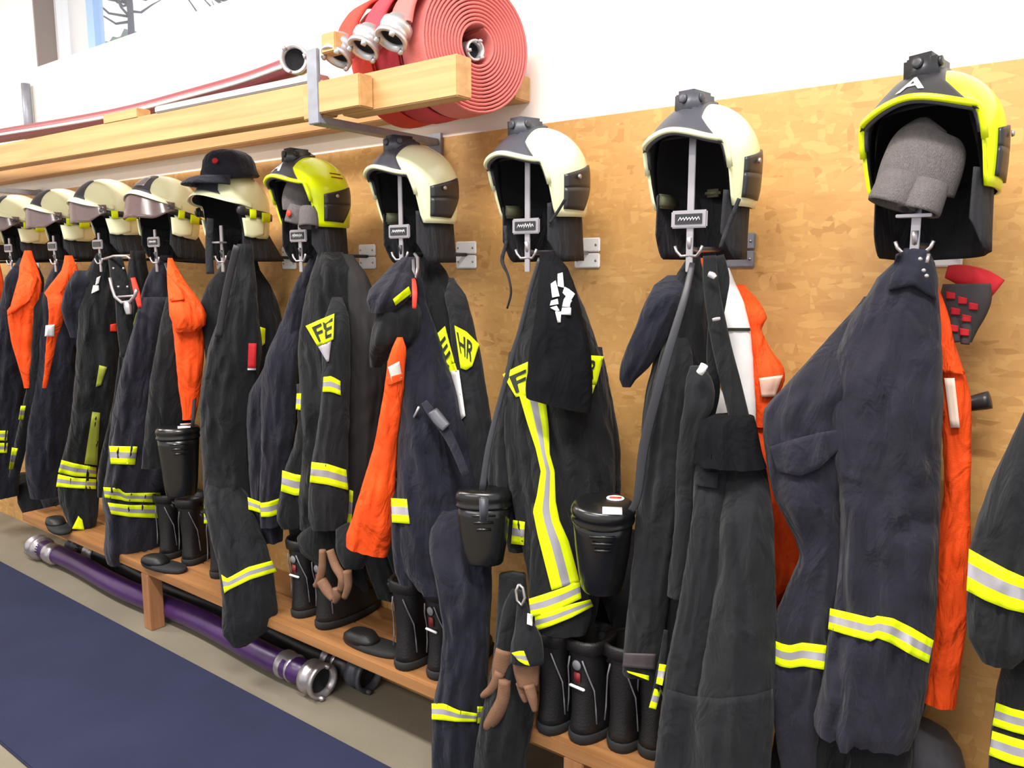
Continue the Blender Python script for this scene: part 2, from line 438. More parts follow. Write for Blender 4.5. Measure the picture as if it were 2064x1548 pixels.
def hill():
    V = []; Fc = []; n = 44
    for i in range(n+1):
        for j in range(9):
            x = -40+13.4*i/n; y = 14+j*.8
            top = 11.3-.34*max(0, x+31.2) if x < -28.3 else max(2, 10.2-3*(x+28.3))
            V.append((x, y, top*(j/8 if j < 8 else 1)**.5 if False else (top*.93+top*.07*j/8)+.30*noise.noise(Vector((x*1.8, y, 0)))+.18*noise.noise(Vector((x*5, y*3, 0))) if j else 0))
    for i in range(n):
        for j in range(8): a = i*9+j; Fc.append([a, a+9, a+10, a+1])
    return tag(mk('hillside', V, Fc, TREE), 'hazy green wooded hillside beyond the window', 'hill')
hill()
def bare_tree(p, h, lab):
    x, y, z = p
    t = thing('bare_tree', lab, 'tree', (x, y, z)); rnd = random.Random(int(x*10))
    V, Fc = sweepg([Vector((x, y, z)), Vector((x+.1, y, z+h*.5)), Vector((x, y, z+h))], [.14, .09, .03], 7, ref=Vector((0, 1, 0)))
    mk('trunk', V, Fc, BARK, t); g = []
    for k in range(40):
        z0 = z+h*(.3+.65*rnd.random()); a = rnd.random()*2*PI; L = .8+rnd.random()*1.3
        p = [Vector((x+math.cos(a)*L*s, y+math.sin(a)*L*s, z0+s*s*L*.6+rnd.uniform(-.1, .1))) for s in (0, .35, .7, 1)]
        g.append(sweepg(p, [.05, .04, .025, .01], 5, ref=Vector((0, .3, 1))))
    V, Fc = join(*g); mk('branches', V, Fc, BARK, t)['kind'] = 'stuff'
p = P(262, 45, 13.2); bare_tree((p.x, 13.2, p.z-1.2), 3.6, 'bare tree beyond the window, beside the hillside')
p = P(470, 20, 13.2); bare_tree((p.x, 13.2, p.z-2.2), 3.6, 'bare tree beyond the window, farther right at the top edge')
tag(mk('wall_pole', *sweepg([Vector((-4.62, -.03, z)) for z in (2.12, 2.3, 2.47)], .022, 10, ref=Vector((0, 1, 0))), GALV, base=(-4.62, -.03, 2.12)), 'short grey vertical pole fixed to the white wall below the window corner', 'pole')

# ------------------------------------------------------------------ shelf of beams and brackets
sh = thing('beam_rack', 'rough timber rack of long beams running along the wall above the helmets', 'rack', (-1.75, 0, 1.92))
SKEW = Matrix.Translation((-1.775, -.45, 0)) @ Matrix.Rotation(math.radians(2.0), 4, 'Z') @ Matrix.Translation((1.775, .45, 0))
box('front_beam', (-6.9, -.45, 1.928), (-1.775, -.395, 2.020), BEAM, sh, .003, M=SKEW)
box('front_beam', (-1.70, -.45, 1.915), (-1.29, -.395, 2.012), BEAM, sh, .003)
box('back_beam', (-6.9, -.075, 1.985), (-1.40, -.001, 2.055), BEAM, sh, .003)
box('splice_block', (-1.815, -.487, 1.91), (-1.775, -.452, 2.0), BEAM, sh, .003)
box('splice_block', (-1.735, -.50, 1.918), (-1.575, -.452, 2.0), BEAM, sh, .003)
def bracket(x, label, up=True):
    b = thing('steel_bracket', label, 'bracket', (x, 0, 1.9), 'steel shelf brackets')
    box('arm', (x-.022, -.49 if up else -.45, 1.893 if up else 1.90), (x+.022, 0, 1.913 if up else 1.926), GALV, b, .002)
    if up: box('upright', (x-.022, -.502, 1.893), (x+.022, -.49, 2.085), GALV, b, .002)
    box('wall_plate', (x-.03, -.03, 1.86), (x+.03, -.018, 1.93), GALV, b)
bracket(-1.755, 'grey steel angle bracket holding the beams under the rolled hoses')
bracket(-4.60, 'grey steel bracket arm under the beams above the leftmost helmets', False)
p = P(672, 112, -.47)
tag(box('wood_block', (p.x-.025, -.49, 2.07), (p.x+.03, -.45, 2.12), BEAM, bev=.003), 'small wood offcut on top of the bracket upright beside the couplings', 'wood block')
p = P(272, 232, -.42)
tag(box('wood_block', (p.x-.09, -.45, 2.017), (p.x+.13, -.40, 2.05), BEAM, bev=.003, M=SKEW), 'wood offcut lying on the long beam over the wine-red hose', 'wood block')
a = P(340, 208, -.43); b = P(650, 140, -.43)
M = Matrix.Translation((0, 0, 0))
tag(box('steel_strip', (a.x, -.455, 2.018), (b.x+.0, -.40, 2.040), ALU, bev=.004, M=SKEW), 'long galvanised flat bar lying on the front beam left of the bracket', 'metal bar')
# wine-coloured suction hose lying behind the beam
pts = smooth_pts([tuple(P(x, y, Y)) for x, y, Y in ((-160, 302, -.30), (0, 274, -.30), (140, 252, -.30), (260, 230, -.30), (400, 194, -.30), (500, 166, -.30), (585, 136, -.31), (604, 128, -.32))], 8)
pts = [Vector(q) for q in pts]
sh2 = thing('suction_hose', 'long wine-red hose with a white edge lying on the beam rack', 'hose', pts[0])
mk('hose_tube', *sweepg(pts, .031, 14), SUCT, sh2)
mk('white_edge', *sweepg([q+Vector((0, -.031, -.004)) for q in pts[:-8]], .0065, 6), WHT, sh2)

def ring_profile(prof, n, origin, axis, up=Vector((0, 0, 1))):
    """lathe: prof of (distance along axis, radius)"""
    ax = Vector(axis).normalized(); s = ax.cross(up)
    if s.length < .01: s = ax.cross(Vector((1, 0, 0)))
    s.normalize(); d = s.cross(ax).normalized(); V = []; Fc = []
    for h, r in prof:
        for k in range(n):
            a = 2*PI*k/n; V.append(Vector(origin)+ax*h+s*(r*math.cos(a))+d*(r*math.sin(a)))
    for i in range(len(prof)-1):
        for k in range(n): Fc.append([i*n+k, i*n+(k+1) % n, (i+1)*n+(k+1) % n, (i+1)*n+k])
    Fc.append(list(range(n))[::-1]); Fc.append([(len(prof)-1)*n+k for k in range(n)])
    return V, Fc
def coupling(parent, origin, axis, R, L, m=None, bore=LINER, lugs=3, name='coupling'):
    m = m or ALU
    V, Fc = ring_profile([(0, R*.72), (L*.2, R*.74), (L*.25, R*.98), (L*.5, R), (L*.55, R*.86), (L*.8, R*.86), (L*.84, R*1.02), (L, R*1.04), (L*1.02, R*.95), (L*1.0, R*.80), (L*.7, R*.74), (L*.5, R*.7)], 26, origin, axis)
    o = mk(name, V, Fc, m, parent)
    ax = Vector(axis).normalized(); s = ax.orthogonal().normalized(); d = ax.cross(s); g = []
    for k in range(lugs):
        a = 2*PI*k/lugs+.5; c = Vector(origin)+ax*(L*1.02)+(s*math.cos(a)+d*math.sin(a))*R*.9
        Vb, Fb = boxg((-R*.16, -R*.12, -L*.18), (R*.16, R*.12, L*.14), R*.03)
        rr = (s*math.cos(a)+d*math.sin(a)); tt = ax.cross(rr)
        mk('lug', [c+tt*v.x+rr*v.y+ax*v.z for v in Vb], Fb, m, o)
    V, Fc = ring_profile([(L*.72, R*.735), (L*.76, R*.735), (L*.78, R*.60), (L*.55, R*.5)], 24, origin, axis)
    mk('seal', V, Fc, bore, o)
    return o
coupling(sh2, P(606, 126, -.32), (.55, -.80, -.10), .041, .07)
# three rolled hoses
def hose_roll(x, r, yc, zc, m, label, turns, seed):
    t = thing('rolled_fire_hose', label, 'hose', (x, yc, zc-r), 'rolled fire hoses on the rack')
    YAWM = Matrix.Rotation(math.radians(-14), 3, 'Z'); w = .107; th = .0086; rnd = random.Random(seed); r0 = .047; pts = []; N = int(turns*40)
    for i in range(N+1):
        a = 2*PI*i/40; rr = r0+(r-r0)*i/N
        rr *= 1+.02*math.sin(2*a+seed)
        pts.append((a, rr))
    a_end = 1.9     # roll ends at the front top, then the tail runs forward
    sh = a_end-pts[-1][0]; V = []; Fc = []
    path = [(yc-math.cos(a+sh)*rr, zc+math.sin(a+sh)*rr*1.0, a+sh) for a, rr in pts]
    tail = [(yc-.02, zc+r+.012), (yc-.12, zc+r*.86), (yc-.185, zc+.085), (yc-.205, zc+.022)]
    cp = [(p[0], p[1]) for p in path]
    tl = smooth_pts([cp[-1]]+tail[1:], 6)[1:]
    cp += [tuple(q) for q in tl]; K = len(cp)
    for i, (y, z) in enumerate(cp):
        a = cp[max(i-1, 0)]; b = cp[min(i+1, K-1)]; ty, tz = b[0]-a[0], b[1]-a[1]; l = math.hypot(ty, tz); ny, nz = -tz/l, ty/l
        xo = .0022*math.sin(i*.155+seed); tp = th
        wd = w
        if i >= K-16: wd = w*(1-.08*((i-K+16)/16)); tp = th+.010*((i-K+16)/16)
        prof = ((-.5, 0), (-.46, .8), (-.3, 1), (.3, 1), (.46, .8), (.5, 0), (.46, -.8), (.3, -1), (-.3, -1), (-.46, -.8))
        for u, v in prof: V.append(YAWM @ Vector((xo+u*wd, y+ny*v*tp*.5-yc, z+nz*v*tp*.5)) + Vector((x, yc, 0)))
    n = 10
    for i in range(K-1):
        for k in range(n): Fc.append([i*n+k, i*n+(k+1) % n, (i+1)*n+(k+1) % n, (i+1)*n+k])
    Fc.append(list(range(n))); Fc.append([(K-1)*n+k for k in range(n)][::-1])
    mk('hose_band', V, Fc, m, t)
    e = cp[-1]; coupling(t, YAWM @ Vector((0, e[0]-yc, e[1]+.012)) + Vector((x, yc, 0)), (-.05, -.50, -.86), .041, .062)
    coupling(t, (x-.035, yc+.01, zc-.004), (1, -.35, -.1), .026, .085, name='inner_coupling')
hose_roll(-1.432, .172, -.245, 2.086, HOSE1, 'rolled pale pink fire hose, nearest of three on the rack', 13, 1)
hose_roll(-1.542, .168, -.236, 2.084, HOSE2, 'rolled crimson fire hose in the middle of three on the rack', 13, 2)
hose_roll(-1.652, .166, -.230, 2.082, HOSE3, 'rolled orange-red fire hose at the bracket, farthest of three', 13, 3)

# ------------------------------------------------------------------ bench, hoses on the floor
bn = thing('bench', 'long low wooden bench under the hanging jackets, boots stand on it', 'bench', (-2.2, -.17, 0))
box('plank', (-4.34, -.33, .247), (.9, -.172, .287), BENCH, bn, .003)
box('plank', (-4.34, -.166, .247), (.9, -.022, .287), BENCH, bn, .003)
for x in (-4.2, -3.15, -1.02, .3):
    if x > -4: box('leg', (x-.03, -.33, 0), (x+.03, -.27, .247), LEGW, bn, .003)
    box('leg', (x-.03, -.08, 0), (x+.03, -.03, .247), LEGW, bn, .003)
def floor_hose(name, y, z, x0, x1, r, m, label, cm):
    t = thing(name, label, 'hose', ((x0+x1)/2, y, 0), 'suction pipes under the bench')
    pts = [Vector((x0+(x1-x0)*i/24, y+.012*math.sin(i*.5), z)) for i in range(25)]
    mk('pipe', *sweepg(pts, r, 20, ref=Vector((0, 1, 0))), m, t)
    for xx, s in ((x1, 1), (x0, -1)):
        coupling(t, pts[-1 if s > 0 else 0]-Vector((s*.02, 0, 0)), (s, 0, 0), .062, .10, cm, lugs=2)
        V, Fc = ring_profile([(-.03, r*1.02), (-.02, r*1.14), (0, r*1.14), (.01, r*1.05), (.03, r*1.05), (.04, r*1.12), (.05, r*1.02)], 20, pts[-1 if s > 0 else 0]-Vector((s*.12, 0, 0)), (s, 0, 0))
        mk('clamp', V, Fc, STEEL, t)
floor_hose('suction_pipe', -.235, .064, -4.36, -2.20, .046, PURP, 'shiny purple suction hose with metal couplings under the bench front', STEEL)
floor_hose('suction_pipe', -.105, .064, -4.2, -2.10, .046, BLKH, 'black suction hose with dark coupling behind the purple one', GREYP)

# ------------------------------------------------------------------ coat hooks
HX = {1: -.304, 2: -.750, 3: -1.187, 4: -1.630, 5: -2.078, 6: -2.508, 7: -2.945, 8: -3.385, 9: -3.80, 10: -4.27, 11: -4.70, 0: .145}
HY = -.26
PLX = {k: HX[k]+.02 for k in HX}
def scribble(parent, x, y, z, w, seed):
    rnd = random.Random(seed); g = []
    n = 7; 
    for i in range(n):
        u = -w/2+w*i/(n-1); h = rnd.choice((.006, .009, .012)) if i % 2 else .008
        g.append(sweepg([Vector((x+u-.002, y, z-h/2)), Vector((x+u+.003, y, z+h/2)), Vector((x+u+.006, y, z-h/3))], .0011, 5, ref=Vector((0, 1, 0))))
    V, Fc = join(*g); return mk('lettering', V, Fc, PLATE, parent)
DESC = {0: 'outside the frame above the jacket at the right edge', 1: 'holding the yellow helmet with the grey cap', 2: 'with the name holder inside the second helmet from the right',
        3: 'with the name holder inside the helmet over the black T-shirt', 4: 'with the name holder at the helmet above the navy hood', 5: 'under the yellow helmet with the grey knit cap',
        6: 'under the helmet that carries a navy cap', 7: 'beside the large orange vest, under a cream helmet', 8: 'above the jacket with the carabiner harness', 9: 'above the small orange vest with white tag',
        10: 'above the orange vest at the left edge', 11: 'at the far left edge of the row'}
for k, x in HX.items():
    t = thing('coat_hook', 'steel coat hook '+DESC[k], 'hook', (x, -.018, 1.55), 'coat hooks along the wall')
    for z0, z1 in ((1.5545, 1.594), (1.511, 1.5515)):
        V, Fc = boxg((x-.030, -.024, z0), (x+.030, -.018, z1), .005) if False else boxg((x-.041, -.026, z0), (x+.041, -.018, z1), .003)
        o = mk('wall_plate', V, Fc, GALV if k == 2 else PLATE, t, smooth=False)
        for sx in (-.030, .030): mk('screw', *ring_profile([(0, .0035), (.002, .003)], 8, (x+sx, -.026, (z0+z1)/2), (0, -1, 0)), STEEL, o)
    mk('arm', *sweepg([Vector((x, -.018, 1.553)), Vector((x, -.12, 1.553)), Vector((x, HY-.02, 1.548)), Vector((x, HY-.045, 1.553)), Vector((x, HY-.05, 1.575))], .006, 8, ref=Vector((1, 0, 0))), DARKP if k > 3 else STEEL, t)
    top = 1.80 if k in (2, 3, 4) else 1.66
    box('post', (x-.008, HY-.048, 1.50), (x+.008, HY-.043, top), STEEL, t, .001)
    for s in (-1, 1):
        mk('side_hook', *sweepg([Vector((x, HY-.045, 1.535)), Vector((x+s*.018, HY-.05, 1.534)), Vector((x+s*.028, HY-.052, 1.545)), Vector((x+s*.032, HY-.052, 1.556))], .0035, 7, ref=Vector((0, 1, 0))), STEEL, t)
    zt = 1.613
    if k not in (1, 6):
        V, Fc = boxg((x-.042, HY-.056, zt-.019), (x+.042, HY-.049, zt+.019), .003); o = mk('name_holder', V, Fc, STEEL, t, smooth=False)
        V, Fc = boxg((x-.031, HY-.0585, zt-.011), (x+.031, HY-.056, zt+.011)); mk('name_strip', V, Fc, DARKP, o, smooth=False)
        if k in (2, 3, 4, 5, 7): scribble(o, x, HY-.0592, zt, .042, k)
    else:
        box('name_holder', (x-.03, HY-.075, 1.598), (x+.03, HY-.045, 1.604), STEEL, t, .001)

# ------------------------------------------------------------------ helmets
RX, RY, RZ, RL = .113, .134, .120, .103
def hs(a, z, off=0):
    """point on the shell; a = azimuth from the front, z height"""
    rx, ry, rz = RX+off, RY+off, RZ+off
    if z >= 0: q = math.sqrt(max(0, 1-(z/rz)**2))
    else: q = 1-.06*(z/RL)**2
    return Vector((rx*q*math.sin(a), -ry*q*math.cos(a), z))
def zlow_new(a):
    d = abs(math.degrees(a))
    z = .048-.022*sst(0, 55, d)
    z -= .062*sst(52, 66, d); z -= (RL-.036)*sst(60, 72, d)
    if d > 72: z = -RL + .012*sst(125, 175, d)
    return max(z, -RL)
def zlow_old(a):
    d = abs(math.degrees(a))
    z = .032-.030*sst(0, 70, d)
    z -= .085*sst(66, 84, d); 
    z += .0*sst(84, 100, d)
    z -= .03*sst(70, 100, d)
    z -= .0*d
    return z
def flare(a, z, zl):
    d = abs(math.degrees(a)); f = (1-sst(45, 75, d)); return .014*f*max(0, 1-(z-zl)/.03)**2
def shell_geo(zlow):
    na, nz = 96, 20; V = []; Fc = []; fm = []
    for lay, off in ((0, 0), (1, -.007)):
        for i in range(na):
            a = 2*PI*i/na-PI; zl = zlow(a)
            for j in range(nz+1):
                t = j/nz; th0 = math.asin(max(-1, min(1, zl/RZ))) if zl > 0 else zl/RZ
                th = th0+(PI/2-th0)*t; z = RZ*math.sin(th) if th > 0 else th*RZ
                p = hs(a, min(z, RZ*.9999), off); f = flare(a, z, zl); p += Vector((math.sin(a), -math.cos(a), 0))*f
                V.append(p if lay == 0 else Vector((p.x, p.y, min(p.z, RZ-.008))))
    N = na*(nz+1); W = nz+1
    for i in range(na):
        k = (i+1) % na
        for j in range(nz):
            a, b, c, d = i*W+j, k*W+j, k*W+j+1, i*W+j+1
            Fc.append([a, b, c, d]); fm.append(0); Fc.append([x+N for x in (d, c, b, a)]); fm.append(1)
        Fc.append([i*W+N, k*W+N, k*W, i*W]); fm.append(0)
    return V, Fc, fm
def tubeg(pts, r, n=8):
    V = []; Fc = []; N = len(pts)
    for i, p in enumerate(pts):
        t = (pts[min(i+1, N-1)]-pts[max(i-1, 0)]).normalized(); s = t.cross(Vector((0, 0, 1)))
        if s.length < .15: s = t.cross(Vector((p.x, p.y, 0)).normalized())
        s.normalize(); d = s.cross(t)
        for k in range(n): V.append(p+s*r*math.cos(2*PI*k/n)+d*r*math.sin(2*PI*k/n))
    for i in range(N-1):
        for k in range(n): Fc.append([i*n+k, i*n+(k+1) % n, (i+1)*n+(k+1) % n, (i+1)*n+k])
    Fc.append(list(range(n))[::-1]); Fc.append([(N-1)*n+k for k in range(n)]); return V, Fc
def patchg(fn, nu, nv, th, fo=None):
    """slab: fn(u,v,off)"""
    V = [fn(i/nu, j/nv, 0) for i in range(nu+1) for j in range(nv+1)]
    V2 = [fn(i/nu, j/nv, -th) for i in range(nu+1) for j in range(nv+1)]; N = len(V); W = nv+1; Fc = []
    for i in range(nu):
        for j in range(nv): a = i*W+j; q = [a, a+W, a+W+1, a+1]; Fc.append(q); Fc.append([x+N for x in q][::-1])
    per = [i*W for i in range(nu+1)]+[nu*W+j for j in range(1, W)]+[i*W+W-1 for i in range(nu-1, -1, -1)]+[j for j in range(W-2, 0, -1)]
    for a, b in zip(per, per[1:]+per[:1]): Fc.append([b, a, a+N, b+N])
    return V+V2, Fc
def dome(x, psi, off):
    rx, ry, rz = RX+off, RY+off, RZ+off; q = math.sqrt(max(0, 1-(x/rx)**2)); return Vector((x, -ry*q*math.cos(psi), rz*q*math.sin(psi)))
def front_plate_new(u, v, off):
    # v: brow to crown; u across
    wkeys = [(0, .094), (.12, .074), (.3, .047), (.5, .040), (.75, .030), (1, .026)]
    for (a, wa), (b, wb) in zip(wkeys, wkeys[1:]):
        if a <= v <= b: w = wa+(wb-wa)*(v-a)/(b-a)
    x = (u*2-1)*w; psi0 = math.radians(25-9*(abs(x)/.09)**2); psi = psi0+(math.radians(93)-psi0)*v
    bump = .004+.008*(1-abs(u*2-1))*sst(.25, .8, v)
    p = dome(x, psi, off+bump)
    p += Vector((x/.15, -1, 0))*.010*(1-v)**6
    return p
def front_plate_old(u, v, off):
    w = .062-.034*v if v > .12 else .072-.083*v
    x = (u*2-1)*w; psi0 = math.radians(20-5*(abs(x)/.07)**2); psi = psi0+(math.radians(66)-psi0)*v
    return dome(x, psi, off+.004)
def quadpatch(corners):
    def fn(u, v, off):
        a = [corners[0][i]*(1-u)*(1-v)+corners[1][i]*u*(1-v)+corners[2][i]*u*v+corners[3][i]*(1-u)*v for i in (0, 1)]
        return hs(math.radians(a[0]), a[1], off)
    return fn
MESH = {}
def cached(key, builder, mats, fm=None, smooth=True):
    if key not in MESH:
        g = builder(); V, Fc = g[0], g[1]; me = bpy.data.meshes.new(key.split('/')[0]); me.from_pydata([tuple(v) for v in V], [], Fc)
        for m in mats: me.materials.append(m)
        if len(g) > 2: me.polygons.foreach_set('material_index', g[2])
        if smooth: me.polygons.foreach_set('use_smooth', [True]*len(me.polygons))
        me.validate(); me.update(); MESH[key] = me
    return MESH[key]
def inst(name, me, parent, loc=(0, 0, 0), label=None):
    o = bpy.data.objects.new(name, me); COL.objects.link(o); o.parent = parent; o.location = loc
    if label: o['label'] = label
    return o
def ear_new(s):
    def b():
        # polygon panel with slanted top edge and cut lower rear corner
        c = [(s*80, -.083), (s*112, -.088), (s*132, .022), (s*80, -.012)]
        g1 = patchg(lambda u, v, off: quadpatch([(s*80, -.085), (s*113, -.088), (s*134, -.030), (s*80, -.035)])(u, v, off+.005), 8, 5, .006)
        g2 = patchg(lambda u, v, off: quadpatch([(s*80, -.035), (s*134, -.030), (s*132, .026), (s*80, -.004)])(u, v, off+.005), 8, 5, .006)
        return join(g1, g2)
    return b
def screw_geo(s):
    p = hs(math.radians(s*98), -.008, .008); return ring_profile([(0, .006), (.004, .0055), (.005, .003)], 12, p, hs(math.radians(s*98), -.008, .02)-p)
def cape_geo(zt, zb, fl, a0=62, wave=.006):
    def b():
        V = []; Fc = []; na, nz = 60, 8
        for lay in (0, 1):
            for i in range(na+1):
                d = a0+(360-2*a0)*i/na; a = math.radians(d)
                for j in range(nz+1):
                    t = j/nz; z = zt+(zb-zt)*t*(1-.22*(1-sst(0, .12, i/na)) )
                    dd = min(d, 360-d)
                    z = zt+(zb-zt)*t*(.58+.42*sst(a0-4, a0+20, dd)+.0*dd)
                    r = -.010+fl*t*sst(90, 180, dd)-.004*(1-sst(90, 180, dd))*t+wave*math.sin(d*.09)*t-(.003 if lay else 0)
                    q = .93; V.append(Vector(((RX+r)*q*math.sin(a), -(RY+r)*q*math.cos(a), z)))
        W = nz+1; N = (na+1)*W
        for i in range(na):
            for j in range(nz): a = i*W+j; q = [a, a+1, a+W+1, a+W]; Fc.append(q); Fc.append([x+N for x in q][::-1])
        per = [i*W for i in range(na+1)]+[na*W+j for j in range(1, W)]+[i*W+W-1 for i in range(na-1, -1, -1)]+[j for j in range(W-2, 0, -1)]
        for a, c in zip(per, per[1:]+per[:1]): Fc.append([a, c, c+N, a+N])
        return V, Fc
    return b
def liner_geo():
    V, Fc = [], []
    na, nz = 40, 10
    for i in range(na):
        a = 2*PI*i/na
        for j in range(nz+1):
            z = -.095+(.10+.095)*j/nz; q = math.sqrt(max(0, 1-(max(0, z)/.108)**2)); d = abs((math.degrees(a)+180) % 360-180)
            zz = max(z, .035*(1-sst(58, 68, d))-.095*sst(58, 68, d)) if d < 68 else z
            q2 = math.sqrt(max(0, 1-(max(0, zz)/.108)**2)); V.append(Vector(((RX-.016)*q2*math.sin(a), -(RY-.016)*q2*math.cos(a), zz)))
    W = nz+1
    for i in range(na):
        k = (i+1) % na
        for j in range(nz): Fc.append([i*W+j, i*W+j+1, k*W+j+1, k*W+j])
    Fc.append([i*W+nz for i in range(na)][::-1]); return V, Fc
def brow_pts(zlow, d0, off=.0, dz=0, n=40):
    out = []
    for i in range(n+1):
        a = math.radians(-d0+2*d0*i/n); zl = zlow(a); p = hs(a, zl, off)+Vector((math.sin(a), -math.cos(a), 0))*flare(a, zl, zl); out.append(p+Vector((0, 0, dz)))
    return out
def helmet_new(k, shellm, label, group, x=None, y=-.255, z=1.737, rz=0, rx=0, ry=0, letter=None, pads=False):
    x = HX[k] if x is None else x
    t = thing('fire_helmet', label, 'helmet', (x, y, z), group); t.rotation_euler = (math.radians(rx), math.radians(ry), math.radians(rz))
    sn = shellm.name
    inst('shell', cached('shell_new/'+sn, lambda: shell_geo(zlow_new), [shellm, LINER]), t)
    inst('brow_trim', cached('brow_new/'+sn, lambda: tubeg(brow_pts(zlow_new, 62, -.001, .002), .0062, 8), [shellm]), t)
    inst('brow_seal', cached('seal_new', lambda: tubeg(brow_pts(zlow_new, 60, -.008, -.003), .005, 8), [GREYP]), t)
    pm = DARKP if sn == 'yellow_shell' else GREYP
    fp = inst('front_plate', cached('fplate/'+pm.name, lambda: patchg(front_plate_new, 20, 20, .008), [pm]), t)
    def mount():
        g = [boxg((-.028, -.086, .080), (.028, -.004, .139), .009)]
        g.append(ring_profile([(0, .010), (.006, .010), (.007, .006)], 14, (.0, -.086, .120), (0, -1, .1)))
        g.append(ring_profile([(0, .009), (.005, .009), (.006, .005)], 14, (.028, -.064, .122), (1, 0, 0))); return join(*g)
    inst('lamp_mount', cached('mount/'+pm.name, mount, [pm]), t)
    for s in (-1, 1):
        e = inst('ear_panel', cached('ear%d' % s, ear_new(s), [DARKP]), t)
        inst('screw', cached('escrew%d' % s, lambda s=s: screw_geo(s), [STEEL]), e)
    inst('neck_guard', cached('cape_new', cape_geo(-.07, -.212, .004), [CAPE]), t)
    inst('liner', cached('liner', liner_geo, [LINER]), t)
    if pads:
        def pad():
            return boxg((-.045, .07, -.070), (-.005, .09, -.052), .006)
        inst('inner_pad', cached('pad/'+sn, pad, [mat('pad_dull', (108, 110, 84), .6)]), t)
        inst('cheek_pad', cached('padb/'+sn, lambda: boxg((-.098, -.045, -.098), (-.080, .02, -.066), .006), [mat('pad_dull', (108, 110, 84), .6)]), t)
    if letter:
        V2, F2 = text_geo(letter)
        def lg():
            V = []
            for u, v in V2: V.append(front_plate_new(.5+(u-.5)*.30*(len(letter)), .10+v*.24, .0015))
            return V, F2
        inst('lettering', cached('let/'+letter, lg, [PLATE], smooth=False), fp)
    return t
NEWG = 'open-faced helmets with black front plate'
h1 = helmet_new(1, SHELLY, 'yellow fire helmet at the right end with a grey knit cap stuffed inside', 'yellow helmets', rz=-10, ry=-4, rx=-3, x=-.292, z=1.742, letter='A')
h2 = helmet_new(2, SHELLC, 'cream fire helmet with graphite front, second from the right in the row', NEWG, rz=-9, x=-.745, z=1.74, pads=True)
h3 = helmet_new(3, SHELLC, 'cream fire helmet hanging over the black T-shirt with white print', NEWG, rz=-12, rx=2, z=1.737, pads=True)
h4 = helmet_new(4, SHELLC, 'cream fire helmet hanging above the navy hood, between white wall plates', NEWG, rz=-12, rx=1, x=-1.625, pads=True)
h5 = helmet_new(5, SHELLY, 'yellow fire helmet with red lines left of the cream helmets, grey knit cap inside', 'yellow helmets', rz=-6, x=-2.085, z=1.742, letter='A')
for s in (0, 1):
    V, Fc = patchg(lambda u, v, off: hs(math.radians(96+26*u), .050+.012*s+.003*v, off+.0016), 8, 2, .002)
    inst('red_line', cached('redl%d' % s, lambda V=V, Fc=Fc: (V, Fc), [mat('dark_red_line', (150, 40, 20), .5)]), h5)
for k, h in ((3, h3), (2, h2)):
    pass
